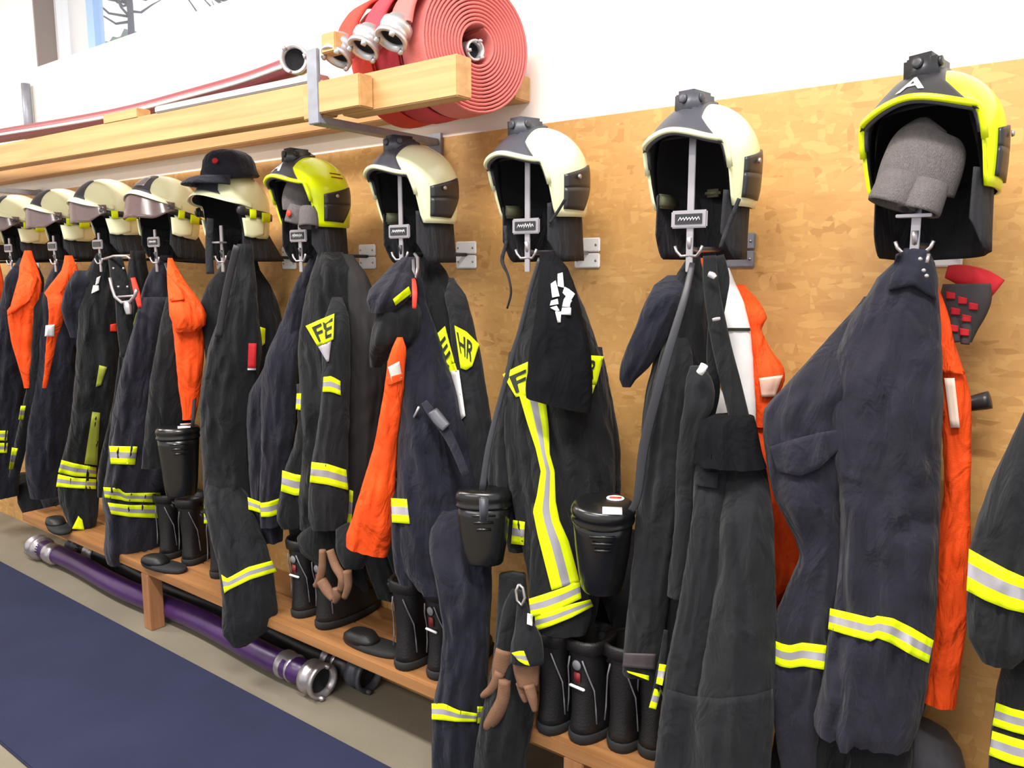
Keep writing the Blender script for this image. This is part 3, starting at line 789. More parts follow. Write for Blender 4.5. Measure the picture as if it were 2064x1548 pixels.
def helmet_old(k, label, x=None, y=-.255, z=1.735, rz=0, rx=0, visor=True, silver=False, sticker=False):
    x = HX[k] if x is None else x
    t = thing('fire_helmet', label, 'helmet', (x, y, z), 'older cream helmets with yellow tabs'); t.rotation_euler = (math.radians(rx), 0, math.radians(rz))
    inst('shell', cached('shell_old', lambda: shell_geo(zlow_old), [SHELLC, LINER]), t)
    def brow():
        def fn(u, v, off):
            d = -84+168*u; a = math.radians(d); zl = zlow_old(a) if abs(d) < 66 else zlow_old(math.radians(66))-.0006*(abs(d)-66)
            return hs(a, zl-.004+.017*v, off+.006)+Vector((math.sin(a), -math.cos(a), 0))*(.018*(1-sst(40, 80, abs(d)))*(1-v*.6))
        return patchg(fn, 44, 3, .007)
    inst('brow_trim', cached('brow_old', brow, [SHELLC]), t)
    inst('front_plate', cached('fplo', lambda: patchg(front_plate_old, 16, 12, .006), [GREYP]), t)
    if silver:
        inst('badge', cached('badge', lambda: patchg(lambda u, v, off: front_plate_old(.2+.6*u, .25+.5*v, off+.003), 8, 6, .004), [STEEL]), t)
    inst('neck_guard', cached('cape_old', cape_geo(-.07, -.190, .085, 70, .004), [CAPE]), t)
    inst('liner', cached('liner_old', lambda: liner_geo(), [LINER]), t)
    def cheek(s):
        def fn(u, v, off):
            a = 72+38*u+(-4*v if u < .5 else 0); top = -.045; bot = -.112+.018*abs(u-.35)
            return hs(math.radians(s*a), bot+(top-bot)*v, off+.003)
        return patchg(fn, 10, 6, .006)
    def tabs(s, which):
        base = [(60, -.006, 74, .018), (78, -.012, 104, .006), (106, -.014, 134, .012)]
        return base
    for s in (-1, 1):
        inst('cheek_guard', cached('cheek%d' % s, lambda s=s: cheek(s), [SHELLC]), t)
        st = inst('side_strap', cached('sst%d' % s, lambda s=s: patchg(lambda u, v, off: hs(math.radians(s*(64+74*u)), -.034-.016*u+.022*v, off+.009), 16, 2, .008), [DARKP]), t)
        inst('pivot', cached('piv%d' % s, lambda s=s: ring_profile([(0, .017), (.008, .016), (.011, .009)], 16, hs(math.radians(s*66), -.020, .006), (s, -.35, 0)), [DARKP]), t)
        inst('yellow_tab', cached('tab%d' % s, lambda s=s: patchg(lambda u, v, off: hs(math.radians(s*(99+20*u)), -.056+.032*v, off+.013), 6, 2, .004), [YEL]), st)
        inst('yellow_tab', cached('tabb%d' % s, lambda s=s: patchg(lambda u, v, off: hs(math.radians(s*(78+10*u)), -.046+.030*v, off+.013), 6, 2, .004), [YEL]), st)
        if sticker:
            inst('red_sticker', cached('sti%d' % s, lambda s=s: patchg(lambda u, v, off: hs(math.radians(s*(84+22*u)), .010+.012*v, off+.002), 6, 2, .003), [REDB]), t)
    if visor:
        def vz():
            def fn(u, v, off):
                d = -72+144*u; a = math.radians(d); p = hs(a, 0, off+.012); sc = 1+.05*(1-v); ztop = .034-.026*sst(0, 70, abs(d)); zb = -.060+.035*sst(40, 72, abs(d))
                return Vector((p.x*sc, p.y*sc, zb+(ztop-zb)*v))
            return patchg(fn, 24, 6, .003)
        inst('visor', cached('visor', vz, [VISOR]), t)
    return t
o6 = helmet_old(6, 'cream fire helmet with yellow tabs wearing a navy field cap on top', z=1.728, rz=6, visor=False)
helmet_old(7, 'cream fire helmet with a silver badge, just left of the capped helmet', z=1.742, rx=-6, rz=5, silver=True)
helmet_old(8, 'largest-looking cream fire helmet with tinted visor above the carabiner harness', z=1.762, rz=-10, rx=3)
helmet_old(9, 'cream fire helmet with red sticker above the small orange vest', z=1.748, rz=-6, rx=0, sticker=True)
helmet_old(10, 'cream fire helmet above the second orange vest from the left edge', z=1.748, rz=0)
helmet_old(11, 'cream fire helmet cut off by the left edge of the photo', z=1.75, rz=3)
# chin straps hanging from helmets
def chin(pts, Y, label, parent, m=CAPE):
    return strap('chin_strap', pts, Y, m, parent, .5)
def under(t):   # children in world space under a rotated empty: parent keeping the place
    pass
def own(o, t):
    """parent a world-space mesh to a rotated thing without moving it"""
    M = Matrix.Translation(t.location) @ t.rotation_euler.to_matrix().to_4x4()
    o.parent = t; o.matrix_parent_inverse = M.inverted(); return o
o = strap('chin_strap', [(1018, 455, 8), (1020, 490, 7), (1012, 525, 8), (1024, 555, 5), (1030, 590, 5), (1022, 622, 4)], -.3, CAPE, None, .5); own(o, h3)
o = strap('chin_strap', [(424, 440, 14), (422, 480, 15), (422, 520, 15), (424, 552, 15)], -.34, CAPE, None, .4); own(o, o6)
o = strap('chin_strap', [(1490, 400, 8), (1478, 430, 9), (1462, 470, 9), (1452, 500, 8)], -.33, CAPE, None, .5); own(o, h2)
o = strap('chin_strap', [(1140, 400, 6), (1125, 425, 6), (1108, 450, 6)], -.32, CAPE, None, .5); own(o, h3)

# knit caps inside the yellow helmets
def knit_cap(path, Y, label, n=26, folds=True):
    pts = smooth_pts(path, 6); C = [P(a[0], a[1], Y) for a in pts]; R = [a[2]/2*mpp(c) for a, c in zip(pts, C)]
    t = thing('knit_cap', label, 'cap', C[-1], 'grey knit caps inside yellow helmets')
    mk('crown', *sweepg(C, R, n, .62), KNIT, t); return t, C, R
t, C, R = knit_cap([(1892, 252, 40), (1884, 262, 96), (1872, 290, 138), (1858, 335, 152), (1842, 385, 150)], -.30, 'grey ribbed knit cap hanging out of the rightmost helmet')
def cuffs(t, lst, Y, m):
    for (x0, y0, x1, y1, w) in lst:
        a, b = P(x0, y0, Y), P(x1, y1, Y-.01); r = w/2*mpp(a); ax = (b-a).normalized(); L = (b-a).length
        V, Fc = ring_profile([(0, r*.82), (L*.3, r*.95), (L*.9, r), (L, r*.97), (L*.97, r*.8), (L*.6, r*.72), (L*.3, r*.6)], 22, a, ax)
        s = ax.cross((a-CAM).normalized()).normalized(); mk('cuff', V, Fc, m, t)
cuffs(t, [(1824, 352, 1796, 415, 96), (1874, 366, 1850, 428, 84)], -.32, KNIT)
t, C, R = knit_cap([(622, 350, 30), (612, 370, 58), (603, 400, 66), (602, 425, 62)], -.30, 'grey knit cap inside the yellow helmet with red lines')
cuffs(t, [(604, 415, 596, 452, 46), (622, 418, 622, 458, 40)], -.32, KNIT)
mk('red_badge', *ring_profile([(0, .011), (.004, .010)], 12, P(583, 430, -.365), (0, -1, .1)), REDB, t)

# navy field cap on helmet 6
def field_cap():
    c = Vector((HX[6]+.022, -.275, 1.818)); t = thing('field_cap', 'navy peaked field cap resting on a cream helmet', 'cap', c); t_ = []
    V = []; Fc = []; na, nz = 40, 14
    prof = [(0, .088), (.006, .093), (.018, .090), (.035, .084), (.058, .080), (.078, .070), (.091, .053), (.098, .030), (.100, .002)]
    for z, r in prof:
        for i in range(na):
            a = 2*PI*i/na; w = 1+.03*noise.noise(Vector((math.cos(a)*1.6, math.sin(a)*1.6, z*25)))
            fr = max(0, -math.cos(a))
            V.append(c+Vector((math.sin(a)*r*w*.98, -math.cos(a)*r*w*1.12+.0, z-.012*(1 if z < .01 else 0)*(math.cos(a)))))
    for j in range(len(prof)-1):
        for i in range(na): k = (i+1) % na; Fc.append([j*na+i, j*na+k, (j+1)*na+k, (j+1)*na+i])
    Fc.append([(len(prof)-1)*na+i for i in range(na)]); Fc.append(list(range(na))[::-1])
    mk('crown', V, Fc, NAVY2, t)
    def pk(u, v, off):
        a = math.radians(-62+124*u); r0 = .09; e = v*.072*(math.cos(a*1.35)**.6 if abs(a*1.35) < PI/2 else 0)
        return c+Vector((math.sin(a)*(r0+e*.55), -math.cos(a)*(r0*1.1+e)-.004, .004-.028*v*v+off))
    V, Fc = patchg(pk, 20, 8, .005); mk('peak', V, Fc, NAVY2, t)
    p = c+Vector((.052, -.088, .048)); mk('red_badge', *ring_profile([(0, .010), (.005, .009)], 10, p, (.5, -.8, .2)), RED, t)
field_cap()

# ------------------------------------------------------------------ garments
BANDG = 'hanging jackets'
def garment(name, label, cat, px, py, Y, group=None): return thing(name, label, cat, P(px, py, Y), group)

# ---- hook 0: jacket and trousers at the right edge
t = garment('turnout_jacket', 'charcoal jacket with broad yellow sleeve stripe cut off by the right edge', 'jacket', 2200, 520, -.26, BANDG)
b = loft('body', [(505, 2300, 2345), (560, 2240, 2420), (650, 2160, 2500), (760, 2110, 2540), (900, 2100, 2540), (1100, 2110, 2540), (1300, 2120, 2530), (1420, 2130, 2500)], -.28, .13, CHAR, t)
s = loft('sleeve', [(740, 2105, 2200), (830, 2066, 2190), (900, 2034, 2180), (960, 2004, 2165), (1040, 1975, 2150), (1110, 1956, 2135), (1200, 1948, 2110), (1290, 1948, 2085), (1335, 1975, 2045)], -.34, .11, CHAR, t)
band([(1953, 1106), (1985, 1124), (2030, 1148), (2075, 1168), (2120, 1180)], [(1948, 1190), (1985, 1210), (2030, 1228), (2075, 1238), (2120, 1244)], [s, b], t)
t = garment('turnout_trousers', 'black trousers with two yellow-silver leg stripes at the right edge', 'trousers', 2150, 1240, -.24)
b = loft('leg', [(1150, 2120, 2260), (1240, 2045, 2270), (1330, 2025, 2270), (1420, 2006, 2280), (1500, 1995, 2280), (1640, 1985, 2280)], -.25, .12, BLK, t)
band([(2008, 1416), (2040, 1428), (2090, 1440)], [(2000, 1462), (2040, 1475), (2090, 1488)], [b], t)
band([(2000, 1473), (2040, 1486), (2090, 1500)], [(1993, 1522), (2040, 1540), (2090, 1552)], [b], t)

# ---- hook 1: orange vest, gloves, navy jacket
t = garment('orange_jacket', 'orange jacket squeezed between the navy jacket and the wall at the right', 'jacket', 1880, 560, -.2)
b = loft('body', [(540, 1866, 1884), (590, 1864, 1896), (640, 1866, 1914), (690, 1872, 1924), (750, 1880, 1944), (800, 1890, 1958), (900, 1900, 1958), (1000, 1902, 1956), (1100, 1886, 1958), (1180, 1882, 1956), (1260, 1878, 1948), (1340, 1866, 1938), (1416, 1858, 1928)], -.20, .09, ORG, t, amp=.4)
drape('sleeve_flap', [(1874, 690), (1900, 688), (1944, 748)], [(1882, 752), (1915, 752), (1946, 756)], [b], ORG, t, off=.014)
drape('white_panel', [(1903, 762), (1924, 762)], [(1916, 862), (1935, 862)], [b], mat('reflect_cream', (240, 214, 196), .6), t, off=.008)
t = garment('work_gloves', 'red and dark grey knitted gloves hanging right of the navy jacket', 'gloves', 1950, 560, -.14)
strap('cuff', [(1908, 548, 26), (1935, 553, 40), (1975, 568, 52), (2008, 586, 50)], -.14, RED, t, .5)
strap('glove_back', [(1948, 572, 84), (1946, 600, 92), (1940, 630, 84), (1934, 660, 66), (1930, 688, 50)], -.17, GLR, t, .45)
gb = GEO[[o for o in t.children][-1]]
strap('finger', [(1920, 620, 22), (1925, 655, 22), (1928, 690, 18)], -.18, GLR, t, .8); strap('finger', [(1942, 640, 22), (1948, 668, 20), (1945, 694, 16)], -.18, GLR, t, .8)
tgs = [o for o in t.children if o.name.startswith('glove_back') or o.name.startswith('finger')]
for q in [(1916, 594), (1940, 604), (1962, 616), (1926, 626), (1948, 640), (1922, 660), (1944, 668)]:
    drape('red_dot', [(q[0]-9, q[1]-7), (q[0]+10, q[1]-3)], [(q[0]-9, q[1]+8), (q[0]+9, q[1]+9)], tgs, RED, t, off=.004)
t = garment('hanger_knob', 'black round knob poking out from behind the orange jacket', 'knob', 1975, 810, -.06)
mk('cap', *sweepg([P(1925, 818, -.03), P(1950, 815, -.10), P(1965, 812, -.10), P(1985, 808, -.10), P(1996, 806, -.10)], [.013, .015, .016, .018, .018], 14, 1), DARKP, t)
t = garment('turnout_trousers', 'dark navy trousers showing below the navy jacket at the right', 'trousers', 1720, 1400, -.22)
loft('leg', [(1380, 1610, 1740), (1450, 1570, 1730), (1560, 1550, 1720), (1680, 1550, 1715)], -.23, .12, BLK, t)
loft('leg', [(1380, 1715, 1850), (1450, 1710, 1848), (1560, 1700, 1840), (1680, 1695, 1830)], -.23, .12, BLK, t)
t = garment('gear_bag', 'dark grey rounded bag on the bench behind the navy jacket hem', 'bag', 1870, 1548, -.15)
loft('pouch', [(1452, 1830, 1880), (1470, 1790, 1915), (1500, 1775, 1940), (1560, 1765, 1955), (1640, 1765, 1955)], -.15, .16, mat('grey_bag', (52, 51, 56), .7, bump=.3, bs=60), t, amp=.12)
t = garment('work_jacket', 'large navy jacket with yellow-silver hem band under the rightmost helmet', 'jacket', 1850, 510, -.28, BANDG)
b1 = loft('body', [(500, 1822, 1870), (530, 1800, 1884), (560, 1768, 1890), (600, 1745, 1893), (650, 1712, 1897), (720, 1682, 1900), (800, 1668, 1902), (900, 1672, 1898), (1000, 1690, 1896), (1100, 1692, 1894), (1200, 1686, 1890), (1300, 1668, 1880), (1400, 1652, 1864), (1445, 1640, 1850), (1470, 1640, 1840)], -.29, .15, NAVY, t, amp=.38)
s1 = loft('sleeve', [(600, 1740, 1790), (660, 1690, 1775), (730, 1628, 1762), (790, 1575, 1748), (830, 1540, 1738), (880, 1538, 1728), (950, 1548, 1718), (1010, 1562, 1708), (1070, 1592, 1700), (1120, 1612, 1698), (1180, 1590, 1694), (1250, 1562, 1686), (1320, 1554, 1672), (1400, 1552, 1660), (1480, 1562, 1652), (1560, 1575, 1645), (1640, 1590, 1640)], -.31, .12, NAVY, t, amp=.34)
drape('collar', [(1806, 512), (1840, 500), (1868, 504)], [(1790, 585), (1840, 575), (1888, 605)], [b1], NAVY2, t, off=.010, nv=10, thick=.008, label='dark turned-down collar')
band([(1673, 1226), (1700, 1232), (1758, 1246), (1768, 1241), (1800, 1246), (1840, 1266), (1882, 1291)], [(1669, 1268), (1700, 1278), (1755, 1293), (1768, 1286), (1795, 1296), (1840, 1322), (1872, 1337)], [b1, s1], t)
band([(1556, 1289), (1575, 1297), (1592, 1301), (1618, 1295), (1666, 1301)], [(1554, 1334), (1575, 1344), (1592, 1347), (1618, 1343), (1661, 1350)], [s1, b1], t)
drape('pocket_flap', [(1552, 900), (1600, 885), (1650, 872), (1688, 866)], [(1566, 950), (1612, 960), (1650, 945), (1698, 900)], [s1], NAVY, t, off=.010, thick=.008)
V, Fc = sweepg([P(1872, 512, -.37), P(1868, 530, -.375)], .003, 8); mk('snap_fastener', V, Fc, STEEL, t)
for q in ((1855, 522), (1862, 545), (1868, 556)): mk('snap_button', *ring_profile([(0, .004), (.003, .003)], 10, P(q[0], q[1], -.385), (0, -1, 0)), STEEL, t)

# ---- hook 2
t = garment('orange_jacket', 'orange jacket behind the white vest and black bib trousers', 'jacket', 1500, 600, -.2)
b = loft('body', [(520, 1405, 1440), (600, 1412, 1500), (660, 1425, 1520), (720, 1450, 1535), (800, 1480, 1550), (900, 1500, 1555), (980, 1535, 1572), (1020, 1540, 1592), (1100, 1545, 1615), (1160, 1548, 1622), (1230, 1540, 1590), (1340, 1535, 1568)], -.17, .08, ORG, t, amp=.4)
s = loft('sleeve', [(575, 1480, 1500), (610, 1490, 1532), (640, 1500, 1546), (665, 1508, 1535), (700, 1512, 1552), (740, 1516, 1580), (765, 1518, 1582), (800, 1518, 1566), (860, 1520, 1545)], -.19, .08, ORG, t, amp=.4)
drape('lining', [(1530, 762), (1578, 756)], [(1535, 800), (1562, 800)], [s], ORGI, t, off=.006)
t = garment('white_vest', 'white vest with a thin dark line hanging behind the black braces', 'vest', 1480, 600, -.22)
b = loft('panel', [(540, 1452, 1470), (570, 1448, 1482), (610, 1452, 1500), (660, 1458, 1512), (720, 1470, 1518), (780, 1480, 1522), (850, 1480, 1524), (900, 1485, 1522)], -.22, .05, WHT, t, amp=.2)
drape('dark_line', [(1462, 661), (1512, 661)], [(1463, 667), (1513, 667)], [b], INK, t, off=.004)
b = loft('lower_flap', [(770, 1432, 1446), (800, 1424, 1462), (840, 1408, 1468), (870, 1405, 1470)], -.25, .04, WHT, t, amp=.2)
t = garment('turnout_coat', 'long black coat with raised sleeve under the second helmet from the right', 'jacket', 1390, 520, -.3, BANDG)
b1 = loft('body', [(515, 1388, 1412), (550, 1365, 1418), (600, 1345, 1425), (650, 1332, 1430), (720, 1318, 1432), (800, 1300, 1440), (900, 1290, 1435), (1000, 1284, 1425), (1100, 1278, 1415), (1200, 1275, 1405), (1300, 1275, 1395), (1350, 1285, 1385)], -.26, .13, BLK, t, amp=.4)
s1 = loft('sleeve', [(555, 1345, 1385), (575, 1318, 1380), (620, 1296, 1368), (660, 1280, 1352), (700, 1264, 1335), (740, 1250, 1308), (765, 1249, 1282), (780, 1255, 1272)], -.34, .10, NAVY2, t, amp=.3)
s2 = loft('sleeve', [(640, 1355, 1375), (700, 1335, 1396), (780, 1315, 1398), (900, 1298, 1388), (1000, 1290, 1378), (1100, 1278, 1365), (1200, 1268, 1350), (1300, 1258, 1338), (1355, 1254, 1330)], -.33, .09, CHAR, t, amp=.3)
drape('cuff_patch', [(1258, 1316), (1322, 1318)], [(1254, 1344), (1320, 1350)], [s2], mat('cuff_brown', (66, 58, 62), .7), t, off=.006)
h = loft('hood', [(738, 1392, 1418), (760, 1384, 1434), (790, 1380, 1442), (820, 1378, 1438), (850, 1372, 1422), (900, 1366, 1408), (960, 1362, 1400), (1060, 1358, 1395), (1200, 1345, 1388)], -.37, .08, CHAR, t, amp=.4)
mk('white_toggle', *sweepg([P(1420, 735, -.42), P(1415, 745, -.42), P(1410, 752, -.42)], .008, 8), PLATE, t)
drape('yellow_edge', [(1263, 1352), (1308, 1362)], [(1266, 1356), (1308, 1372)], [b1, s2], YEL, t, off=.006)
t = garment('bib_trousers', 'black bib trousers hanging by wide braces, reaching below the bench', 'trousers', 1450, 520, -.36)
lr = loft('leg', [(905, 1470, 1532), (960, 1466, 1548), (1050, 1450, 1560), (1150, 1445, 1563), (1250, 1430, 1566), (1350, 1415, 1564), (1450, 1400, 1560), (1560, 1396, 1552), (1680, 1396, 1545)], -.36, .13, CHAR, t, amp=.25)
ll = loft('leg', [(905, 1402, 1480), (960, 1398, 1478), (1050, 1394, 1468), (1150, 1380, 1462), (1250, 1362, 1448), (1350, 1342, 1432), (1450, 1330, 1418), (1560, 1318, 1408), (1680, 1312, 1404)], -.38, .12, CHAR, t, amp=.25)
wb = loft('waistband', [(838, 1440, 1520), (850, 1412, 1524), (880, 1405, 1530), (915, 1402, 1538), (935, 1400, 1545)], -.365, .11, TEEB, t, amp=.3)
drape('knee_patch', [(1342, 1388), (1390, 1402), (1450, 1408), (1520, 1400), (1558, 1388)], [(1318, 1560), (1390, 1570), (1450, 1575), (1520, 1570), (1550, 1560)], [lr, ll], CHAR, t, off=.007, nv=10, thick=.006)
drape('pocket_flap', [(1402, 950), (1448, 952)], [(1400, 978), (1446, 985)], [ll], CHAR, t, off=.010, thick=.006)
strap('brace', [(1430, 515, 26), (1432, 560, 30), (1440, 620, 34), (1455, 700, 38), (1475, 780, 40), (1492, 850, 40)], -.36, BLK, t, .22)
strap('brace', [(1448, 515, 22), (1455, 560, 30), (1450, 600, 30), (1442, 650, 28), (1436, 720, 24), (1440, 790, 22), (1425, 850, 24)], -.33, BLK, t, .22)
strap('adjuster', [(1428, 552, 12), (1436, 555, 14), (1442, 560, 10)], -.38, STEEL, t, .4)
strap('strap_loop', [(1436, 645, 7), (1446, 643, 8), (1452, 642, 6)], -.385, STEEL, t, .4)

# mask canisters
def canister(px, py, Y, H, R, label, st, stickers=True, ov=.8, ang=0):
    c = P(px, py, Y); t = thing('mask_canister', label, 'canister', c-Vector((0, 0, H)), 'black mask canisters')
    vd = (CAM-c); vd.z = 0; vd.normalize(); sd = Vector((0, 0, 1)).cross(vd)
    def lat(prof, n=40, ribs=0):
        V = []; Fc = []
        for h, r in prof:
            for k in range(n):
                a = 2*PI*k/n; rr = r*(1+(.035*math.cos(a*ribs) if ribs and 0.02 < -h < H*.95 else 0))
                V.append(c+Vector((0, 0, h))+sd*(rr*math.cos(a))+vd*(rr*ov*math.sin(a)))
        for i in range(len(prof)-1):
            for k in range(n): Fc.append([i*n+k, i*n+(k+1) % n, (i+1)*n+(k+1) % n, (i+1)*n+k])
        Fc.append(list(range(n))[::-1]); Fc.append([(len(prof)-1)*n+k for k in range(n)]); return V, [f[::-1] for f in Fc]
    body = mk('body', *lat([(-.042, R*.95), (-.07, R*.93), (-.12, R*.88), (-H*.8, R*.78), (-H*.97, R*.70), (-H, R*.64)], ribs=0), CANM, t)
    lid = mk('lid', *lat([(0, R*.82), (-.004, R*.93), (-.012, R*1.0), (-.022, R*1.03), (-.026, R*.98), (-.036, R*.98), (-.040, R*1.02), (-.046, R*1.0)]), CANM, t)
    for i, w in ((0, .6), (1, .5), (2, .38)):
        z = -.06-.018*i; V, Fc = boxg((-R*w*.7, R*ov*.9, z-.003), (R*w*.7, R*ov*.98, z+.003), .001)
        mk('rib', [c+sd*v.x+vd*v.y+Vector((0, 0, v.z)) for v in V], Fc, CANM, body)
    V, Fc = boxg((-R*.16, R*ov*.95, -.075), (R*.16, R*ov*1.06, -.01), .003)
    if not stickers: mk('latch', [c+sd*v.x+vd*v.y+Vector((0, 0, v.z)) for v in V], Fc, GREYP, lid)
    if stickers:
        V, Fc = ring_profile([(0, .016), (.0015, .016)], 18, (0, 0, 0), (0, 0, 1)); e = mk('round_sticker', [c+sd*(v.x*1.3+R*.38)+vd*(v.y*.8-R*.25)+Vector((0, 0, v.z+.0005)) for v in V], Fc, PLATE, lid)
        V, Fc = boxg((-.014, -.004, .0015), (.014, .004, .0028)); mk('red_print', [c+sd*(v.x+R*.38)+vd*(v.y-R*.25)+Vector((0, 0, v.z)) for v in V], Fc, REDB, lid)
        # paper label folded over the front edge of the lid
        V, Fc = boxg((-.022, 0, -.001), (.022, .036, .001)); 
        mk('paper_label', [c+sd*(v.x+R*.28)+vd*(v.y*.75+R*ov*.45)+Vector((0, 0, v.z+.002-v.y*.06)) for v in V], Fc, PLATE, lid)
    Rt = Matrix.Rotation(math.radians(ang), 3, sd); t.rotation_euler = Rt.to_euler(); t.location = c + Rt @ Vector((0, 0, -H))
    if st: own(strap('shoulder_strap', st, Y, mat('strap_web', (46, 46, 52), .45), None, .25), t)
    return t
canister(1216, 1012, -.40, .235, .073, 'black mask canister with red-white sticker and paper label on its lid', [(1396, 530, 12, -.33), (1380, 600, 15, -.37), (1350, 700, 18, -.40), (1325, 790, 20, -.41), (1298, 900, 20, -.41), (1285, 1000, 16, -.41), (1272, 1030, 14, -.41)], ang=13)
canister(975, 985, -.40, .20, .072, 'black mask canister hanging right of the navy overalls, left of the striped jacket', [(1088, 520, 8, -.32), (1070, 580, 9, -.33), (1050, 660, 10, -.34), (1010, 800, 10, -.36), (985, 900, 12, -.39), (972, 990, 14, -.41)], stickers=False, ov=.6)
canister(358, 858, -.36, .27, .078, 'black mask canister hanging below the large orange vest on the left', [(334, 530, 7, -.3), (372, 650, 6, -.31), (392, 760, 6, -.33), (388, 860, 7, -.35)], stickers=True)

# ---- hook 3
t = garment('turnout_jacket', 'charcoal jacket with long vertical yellow-silver band, beneath the black T-shirt', 'jacket', 1095, 520, -.26, BANDG)
b1 = loft('body', [(515, 1092, 1118), (560, 1075, 1150), (620, 1062, 1178), (680, 1040, 1200), (720, 1026, 1212), (780, 1018, 1226), (850, 1015, 1236), (920, 1020, 1240), (1000, 1030, 1240), (1080, 1048, 1230), (1150, 1062, 1215), (1220, 1070, 1205), (1275, 1080, 1190), (1292, 1100, 1180)], -.25, .14, BLK, t, amp=.36)
s1 = loft('sleeve', [(715, 1025, 1085), (770, 1014, 1085), (830, 1003, 1080), (900, 990, 1076), (960, 982, 1074), (1010, 992, 1070), (1060, 1012, 1064), (1110, 1025, 1060)], -.30, .10, CHAR, t, amp=.34)
s2 = loft('sleeve', [(705, 1185, 1214), (760, 1190, 1226), (830, 1195, 1240), (900, 1198, 1250), (980, 1200, 1252), (1040, 1205, 1245)], -.17, .09, CHAR, t, amp=.3)
f1 = loft('front_panel', [(780, 1045, 1110), (850, 1055, 1118), (930, 1068, 1125), (1000, 1070, 1140), (1080, 1072, 1158), (1150, 1068, 1172), (1200, 1066, 1185), (1240, 1072, 1192), (1275, 1082, 1180)], -.33, .05, BLK, t, amp=.2)
drape('reflective_stripe', [(1046, 795), (1062, 850), (1080, 905), (1090, 950), (1082, 1000), (1074, 1030), (1084, 1080), (1098, 1135), (1112, 1190)], [(1100, 806), (1106, 860), (1108, 915), (1118, 950), (1120, 1010), (1128, 1050), (1146, 1090), (1160, 1140), (1168, 1172)], [f1, b1, s1], None, t, bands=[(YEL, .38), (SIL, .68), (YEL, 1)], off=.006)
band([(1066, 1207), (1095, 1198), (1130, 1186), (1168, 1170)], [(1070, 1243), (1100, 1238), (1135, 1224), (1172, 1206)], [f1, b1], t, off=.007)
band([(1078, 1240), (1110, 1232), (1150, 1218), (1190, 1208)], [(1079, 1272), (1110, 1262), (1150, 1246), (1196, 1222)], [f1, b1], t, off=.009)
band([(1034, 1048), (1058, 1052)], [(1030, 1096), (1056, 1099)], [s1, b1], t)
pt = drape('back_patch', [(1013, 755), (1035, 742), (1064, 729)], [(1040, 801), (1050, 798), (1064, 796)], [s1, b1], YEL, t, off=.006)
drape_text('F', (1026, 759), (1060, 744), (1060, 783), (1040, 793), [pt], INK, pt, off=.004)
pt = drape('back_patch', [(1188, 716), (1217, 718)], [(1176, 768), (1202, 776)], [b1, s2], YEL, t, off=.006)
drape_text('R', (1191, 726), (1206, 727), (1196, 764), (1182, 760), [pt], INK, pt, off=.004)
drape('yellow_tail', [(1176, 770), (1200, 776)], [(1178, 826), (1183, 828)], [b1, s2], YEL, t, off=.005)
t = garment('t_shirt', 'black T-shirt with a round white print on a coat hook', 'shirt', 1100, 520, -.34)
ts = loft('body', [(508, 1088, 1118), (540, 1088, 1145), (580, 1084, 1160), (620, 1080, 1170), (660, 1076, 1180), (700, 1068, 1190), (750, 1064, 1194), (785, 1060, 1194), (815, 1060, 1190)], -.36, .09, TEEB, t, amp=.3, tilt=30)
for q in [[(1124, 552), (1134, 549), (1137, 580), (1124, 577)], [(1110, 572), (1120, 565), (1128, 597), (1113, 600)], [(1138, 578), (1148, 583), (1143, 600), (1134, 590)],
          [(1146, 582), (1159, 592), (1150, 608), (1140, 600)], [(1111, 606), (1124, 602), (1126, 613), (1108, 616)], [(1109, 620), (1122, 616), (1128, 626), (1122, 628)],
          [(1136, 605), (1150, 606), (1149, 620), (1133, 618)], [(1133, 620), (1151, 620), (1151, 635), (1130, 634)], [(1119, 628), (1131, 628), (1130, 650), (1124, 650)], [(1140, 598), (1153, 606), (1150, 612), (1136, 604)]]:
    drape('white_print', [q[0], q[1]], [q[3], q[2]], [ts], PLATE, t, off=.005, nu=2, nv=2, thick=.001)
t = garment('leather_gloves', 'black gloves with tan leather palms clipped below the striped jacket', 'gloves', 1048, 1190, -.38, 'glove pairs')
g0 = strap('cuff', [(1042, 1190, 22), (1036, 1225, 44), (1028, 1270, 46), (1020, 1315, 44)], -.40, BLK, t, .5)
g1 = strap('cuff', [(1052, 1215, 20), (1056, 1255, 36), (1062, 1290, 62), (1062, 1335, 70)], -.43, CHAR, t, .5)
g2 = strap('palm', [(1018, 1310, 38), (1012, 1345, 40), (1005, 1380, 30)], -.41, TAN, t, .5)
strap('finger', [(1008, 1355, 22), (994, 1385, 20), (976, 1400, 14), (970, 1402, 8)], -.42, TAN, t, .8)
strap('finger', [(1018, 1370, 26), (1014, 1410, 28), (1000, 1440, 30), (984, 1462, 22), (978, 1468, 10)], -.42, TAN, t, .8)
g3 = strap('palm', [(1060, 1325, 56), (1062, 1355, 52), (1066, 1385, 40)], -.42, TAN, t, .4)
strap('finger', [(1066, 1380, 24), (1074, 1410, 20), (1078, 1434, 10)], -.43, TAN, t, .8)
strap('finger', [(1050, 1375, 22), (1056, 1400, 18), (1060, 1415, 10)], -.42, TAN, t, .8)
band([(1031, 1316), (1046, 1312), (1056, 1312)], [(1045, 1332), (1058, 1340), (1068, 1342)], [g1], t)
mk('carabiner', *sweepg([P(*q, -.44) for q in ((1046, 1178), (1040, 1190), (1042, 1210), (1052, 1220), (1058, 1205), (1054, 1185), (1047, 1178))], .0035, 7), STEEL, t)
drape('white_label', [(1063, 1236), (1074, 1238)], [(1062, 1258), (1073, 1262)], [g1, b1], PLATE, t, off=.02)
t = garment('turnout_trousers', 'dark trousers behind the tan-palmed gloves, below the bench edge', 'trousers', 1010, 1430, -.35)
